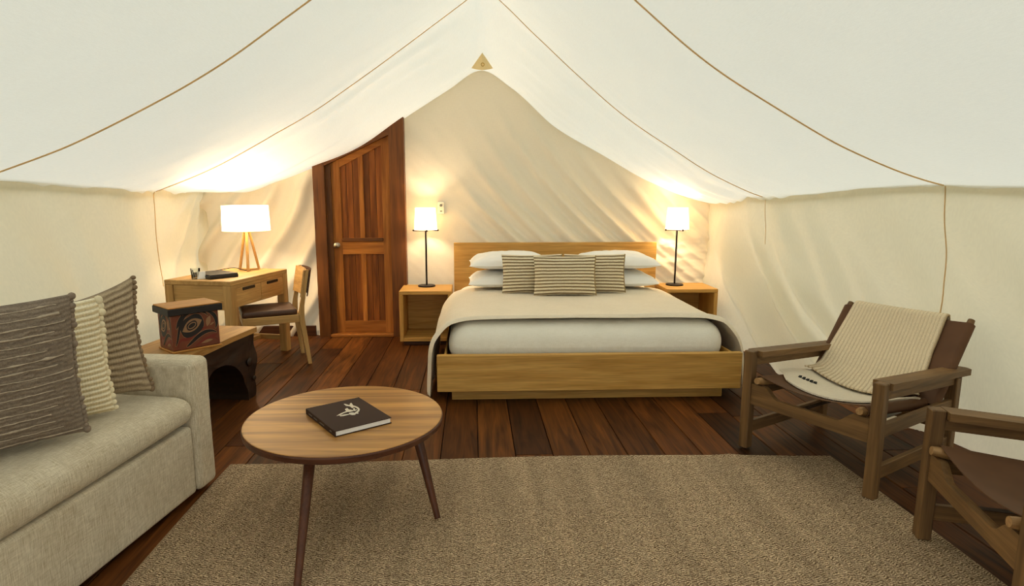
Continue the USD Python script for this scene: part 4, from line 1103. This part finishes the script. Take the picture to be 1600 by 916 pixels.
def back_pt(t, b, off=0.0):
    """t up the back, off towards the sitter"""
    d = (P1 - P0) / np.linalg.norm(P1 - P0)
    n = np.array((-d[1], d[0]))
    q = (b - CW / 2) / 0.315
    sag = 0.045 * np.clip(1 - q * q, 0, 1) * np.sin(np.clip(t, 0, 1) * np.pi * 0.85 + 0.25)
    base = P0[:, None] + (P1 - P0)[:, None] * t
    return base + n[:, None] * (0.022 - sag + off)
def sling_chair(m, label):
    t = thing('sling_chair', label, 'armchair', m, group='oak sling armchairs')
    Y = lambda b: -b
    lg = 0.052
    def leg(a0, b0, h0, w=lg):
        c = cbox((a0 + w / 2, Y(b0 + w / 2), h0 / 2), (w, w, h0), 0.004)
        return c
    obj('leg', leg(0, 0, ZF - 0.001), CHAIROAK[2], t)
    obj('leg', leg(0, CW - lg, ZF - 0.001), CHAIROAK[2], t)
    obj('leg', leg(0.735, 0.0, ZR - 0.034), CHAIROAK[2], t)
    obj('leg', leg(0.735, CW - lg, ZR - 0.034), CHAIROAK[2], t)
    for b0 in (-0.012, CW - 0.078):
        p0, p1 = np.array((0.053, 0, ZF - 0.020)), np.array((0.875, 0, ZR - 0.016))
        pl = Polygon([(0.053, Y(b0)), (0.85, Y(b0)), (0.875, Y(b0 + 0.03)), (0.875, Y(b0 + 0.06)), (0.85, Y(b0 + 0.09)), (0.053, Y(b0 + 0.09))])
        arm_ = extrude(pl, 0.032)
        v = arm_.vertices.copy()
        v[:, 2] += ZF - 0.034 + (v[:, 0] - 0.053) * (ZR - ZF) / 0.82
        arm_.vertices = v
        obj('armrest', arm_, CHAIROAK[0], t)
    for b0 in (0.012, CW - 0.038):
        pr = Polygon([(0.052, 0.45), (0.735, 0.42), (0.735, 0.46), (0.052, 0.505)])
        obj('arm_rail', extrude(Polygon([(0.052, ZF - 0.085), (0.735, ZR - 0.072), (0.735, ZR - 0.030), (0.052, ZF - 0.036)]), 0.024, mat4((1, 0, 0), (0, 0, 1), (0, -1, 0), (0, Y(b0), 0))), CHAIROAK[0], t)
        obj('side_rail', bb(0.052, 0.735, Y(b0 + 0.026), Y(b0), 0.29, 0.355, 0.003), CHAIROAK[0], t)
        obj('stretcher', bb(0.052, 0.735, Y(b0 + 0.026), Y(b0), 0.085, 0.15, 0.003), CHAIROAK[0], t)
    u = np.linspace(0, 1, 12)
    s3 = u * u * (3 - 2 * u)
    topL = np.column_stack([0.125 + 0.085 * u, 0.378 - 0.056 * s3])
    topR = np.column_stack([0.52 + 0.085 * u, 0.322 + 0.056 * s3])
    rail = np.vstack([[(lg, 0.262)], [(lg, 0.378)], topL, topR, [(CW - lg, 0.378)], [(CW - lg, 0.262)]])
    for a0 in (0.012, 0.745):
        obj('cross_rail', extrude(Polygon(rail * (1, 1) - (0, 0.0 if a0 < 0.1 else 0.085)), 0.028, mat4((0, -1, 0), (0, 0, 1), (-1, 0, 0), (a0 + 0.028, 0, 0))), CHAIROAK[1], t)
    for b in (B0, B1):
        aa = np.linspace(-0.006, 0.79, 20)
        obj('seat_dowel', tube(np.column_stack([aa, np.full(20, Y(b)), dowel_z(aa)]), np.concatenate([[0.017], np.full(18, 0.0225), [0.017]]), 16), DOWEL, t, smooth=40)
    def wrap(u, v):
        """across the seat, wrapped round both dowels"""
        a = 0.025 + 0.64 * v
        th_ = np.where(u < 0.25, (0.25 - u) / 0.25 * math.pi, np.where(u > 0.75, (u - 0.75) / 0.25 * math.pi, 0))
        mid_ = B0 + (B1 - B0) * np.clip((u - 0.25) / 0.5, 0, 1)
        sgn = np.where(u < 0.5, -1, 1)
        b = mid_ + sgn * 0.025 * np.sin(th_)
        z = np.where((u >= 0.25) & (u <= 0.75), seat_z(a, mid_), dowel_z(a) + 0.025 * np.cos(th_))
        return np.column_stack([a, Y(b), z])
    sh, _ = slab_sheet(72, 30, wrap, -0.0035)
    sh.fix_normals()
    obj('seat_sling', sh, LEATHER, t, smooth=60, label='brown leather seat sling wrapped round the dowels')
    dd = (P1 - P0) / np.linalg.norm(P1 - P0)
    for b in (0.05, CW - 0.05):
        tt = np.linspace(-0.05, 1.0, 16)
        pts = np.column_stack([P0[0] + (P1 - P0)[0] * tt, np.full(16, Y(b)), P0[1] + (P1 - P0)[1] * tt])
        obj('back_post', tube(pts, np.concatenate([np.full(15, 0.0185), [0.016]]), 16), CHAIROAK[2], t, smooth=40)
    def bwrap(u, v):
        tt = 0.06 + 0.885 * v
        th_ = np.where(u < 0.2, (0.2 - u) / 0.2 * math.pi, np.where(u > 0.8, (u - 0.8) / 0.2 * math.pi, 0))
        bb0, bb1 = 0.05, CW - 0.05
        mid_ = bb0 + (bb1 - bb0) * np.clip((u - 0.2) / 0.6, 0, 1)
        sgn = np.where(u < 0.5, -1, 1)
        b = mid_ + sgn * 0.023 * np.sin(th_)
        n_ = np.array((-dd[1], dd[0]))
        q = (mid_ - CW / 2) / 0.315
        sag = 0.045 * np.clip(1 - q * q, 0, 1) * np.sin(tt * np.pi * 0.85 + 0.25)
        off = 0.023 * np.cos(th_) - sag * (np.cos(th_) > 0.99)
        P = P0[:, None] + (P1 - P0)[:, None] * tt + n_[:, None] * off
        return np.column_stack([P[0], Y(b), P[1]])
    sh, _ = slab_sheet(80, 30, bwrap, -0.0035)
    sh.fix_normals()
    obj('back_sling', sh, LEATHER, t, smooth=60, label='brown leather back sling sleeved over the posts')
    for b in (0.22, 0.51):
        obj('strap', beam((0.10, Y(b), 0.245), (0.66, Y(b), 0.235), 0.03, 0.004, 0.001), LEATHERDARK, t)
    return t
C1 = frame((1.495, 3.169, 0.008), 0.506)
C2 = frame((1.838, 2.264, 0.008), -0.29)
chair = sling_chair(C1, 'oak armchair with brown leather slings and a knitted throw over it')
dup(chair, C2, 'oak armchair with bare brown leather slings, cut off by the right edge of the picture')

# knitted throw over the first chair
throw = thing('knit_throw', 'beige rib-knit throw draped over the leather chair back and seat', 'throw blanket', C1)
def throw_path(u, v):
    """v from the hanging rear, over the top, down to the crease; then along the seat"""
    pass
NB = 27
def tb(u, v):
    # 0-0.2 behind, 0.2-0.3 over the top, 0.3-0.92 down the back, then a short turn onto the seat
    bl0 = np.interp(v, [0, 0.25, 0.6, 1.0], [0.115, 0.095, 0.075, 0.055])
    br0 = np.interp(v, [0, 0.25, 0.6, 0.9, 1.0], [0.555, 0.572, 0.575, 0.60, 0.66])
    b = bl0 + (br0 - bl0) * u
    tt = np.interp(v, [0.3, 0.93], [0.955, 0.16])
    front = back_pt(tt, b, 0.007)
    a, z = front[0].copy(), front[1].copy()
    dd = (P1 - P0) / np.linalg.norm(P1 - P0)
    n_ = np.array((-dd[1], dd[0]))
    ftop = back_pt(np.full_like(b, 0.955), b, 0.007)
    rear = back_pt(np.full_like(b, 0.955), b, -0.075)
    k = np.clip((v - 0.2) / 0.1, 0, 1)
    ang = (1 - k) * math.pi
    ca, cz = (ftop[0] + rear[0]) / 2, (ftop[1] + rear[1]) / 2
    ra, rz_ = (ftop[0] - rear[0]) / 2, (ftop[1] - rear[1]) / 2
    over_a = ca + ra * np.cos(ang) + dd[0] * 0.034 * np.sin(ang)
    over_z = cz + rz_ * np.cos(ang) + dd[1] * 0.034 * np.sin(ang)
    a = np.where(v < 0.3, over_a, a); z = np.where(v < 0.3, over_z, z)
    beh = np.clip((0.2 - v) / 0.2, 0, 1)
    a = np.where(v < 0.2, rear[0] - dd[0] * 0.10 * beh + 0.01 * beh, a)
    z = np.where(v < 0.2, rear[1] - dd[1] * 0.30 * beh, z)
    e = np.clip((v - 0.93) / 0.07, 0, 1)
    sz = seat_z(0.50 - 0.06 * e, b) + 0.022
    a = np.where(v > 0.86, a * (1 - sstep(0.86, 1, v)) + (0.53 - 0.03 * e) * sstep(0.86, 1, v), a)
    z = np.where(v > 0.86, np.maximum(z * (1 - sstep(0.86, 1, v)) + sz * sstep(0.86, 1, v), sz), z)
    ribs_ = 0.008 * np.abs(np.sin(u * NB * np.pi)) ** 0.8
    env = np.clip((v - 0.15) * 10, 0, 1)
    a = a - ribs_ * dd[1] * env
    z = z + ribs_ * dd[0] * env
    return np.column_stack([a, -b, z])
sh, suv2 = slab_sheet(162, 110, tb, 0.010)
sh.fix_normals()
THROWRIB = ribs('throw_rib_knit', lin(188, 163, 126), lin(236, 218, 186), NB, uneven=0.05, sharp=0.9, along='x', phase=0.5)
obj('ribbed_panel', sh, THROWRIB, throw, smooth=True, uv=suv2)
def tseat(u, v):
    b0 = np.interp(v, [0, 0.35, 0.75, 1.0], [0.050, 0.012, 0.025, 0.16])
    b1 = np.interp(v, [0, 0.3, 1.0], [0.655, 0.61, 0.585])
    b = b0 + (b1 - b0) * u
    aend = 0.135 + 0.10 * np.clip((0.30 - b) / 0.30, 0, 1) ** 1.6 + 0.08 * np.clip((b - 0.40) / 0.2, 0, 1)
    a = 0.53 + (aend - 0.53) * v
    z = seat_z(a, b) + 0.0050 + 0.002 * np.exp(-((v - 1) / 0.05) ** 2)
    z = z + 0.0018 * np.abs(np.sin(u * 46 * np.pi))
    return np.column_stack([a, -b, z])
sh, _ = slab_sheet(184, 40, tseat, 0.009)
sh.fix_normals()
obj('seat_flap', sh, THROWFLAT, throw, smooth=60, label='paler end of the throw lying on the seat')
la, lb = 0.325, 0.135
for k in range(5):
    b = lb + 0.0155 * k
    a = la + 0.012 * k
    zz = float(seat_z(np.array(a), np.array(b))) + 0.0165
    obj('label_stitch' if k else 'label_patch', cbox((a, -b, zz), (0.036 + 0.004 * (k % 2), 0.0185, 0.005), 0.001, trimesh.transformations.rotation_matrix(0.5, (0, 0, 1))), BLACKTAPE, throw)
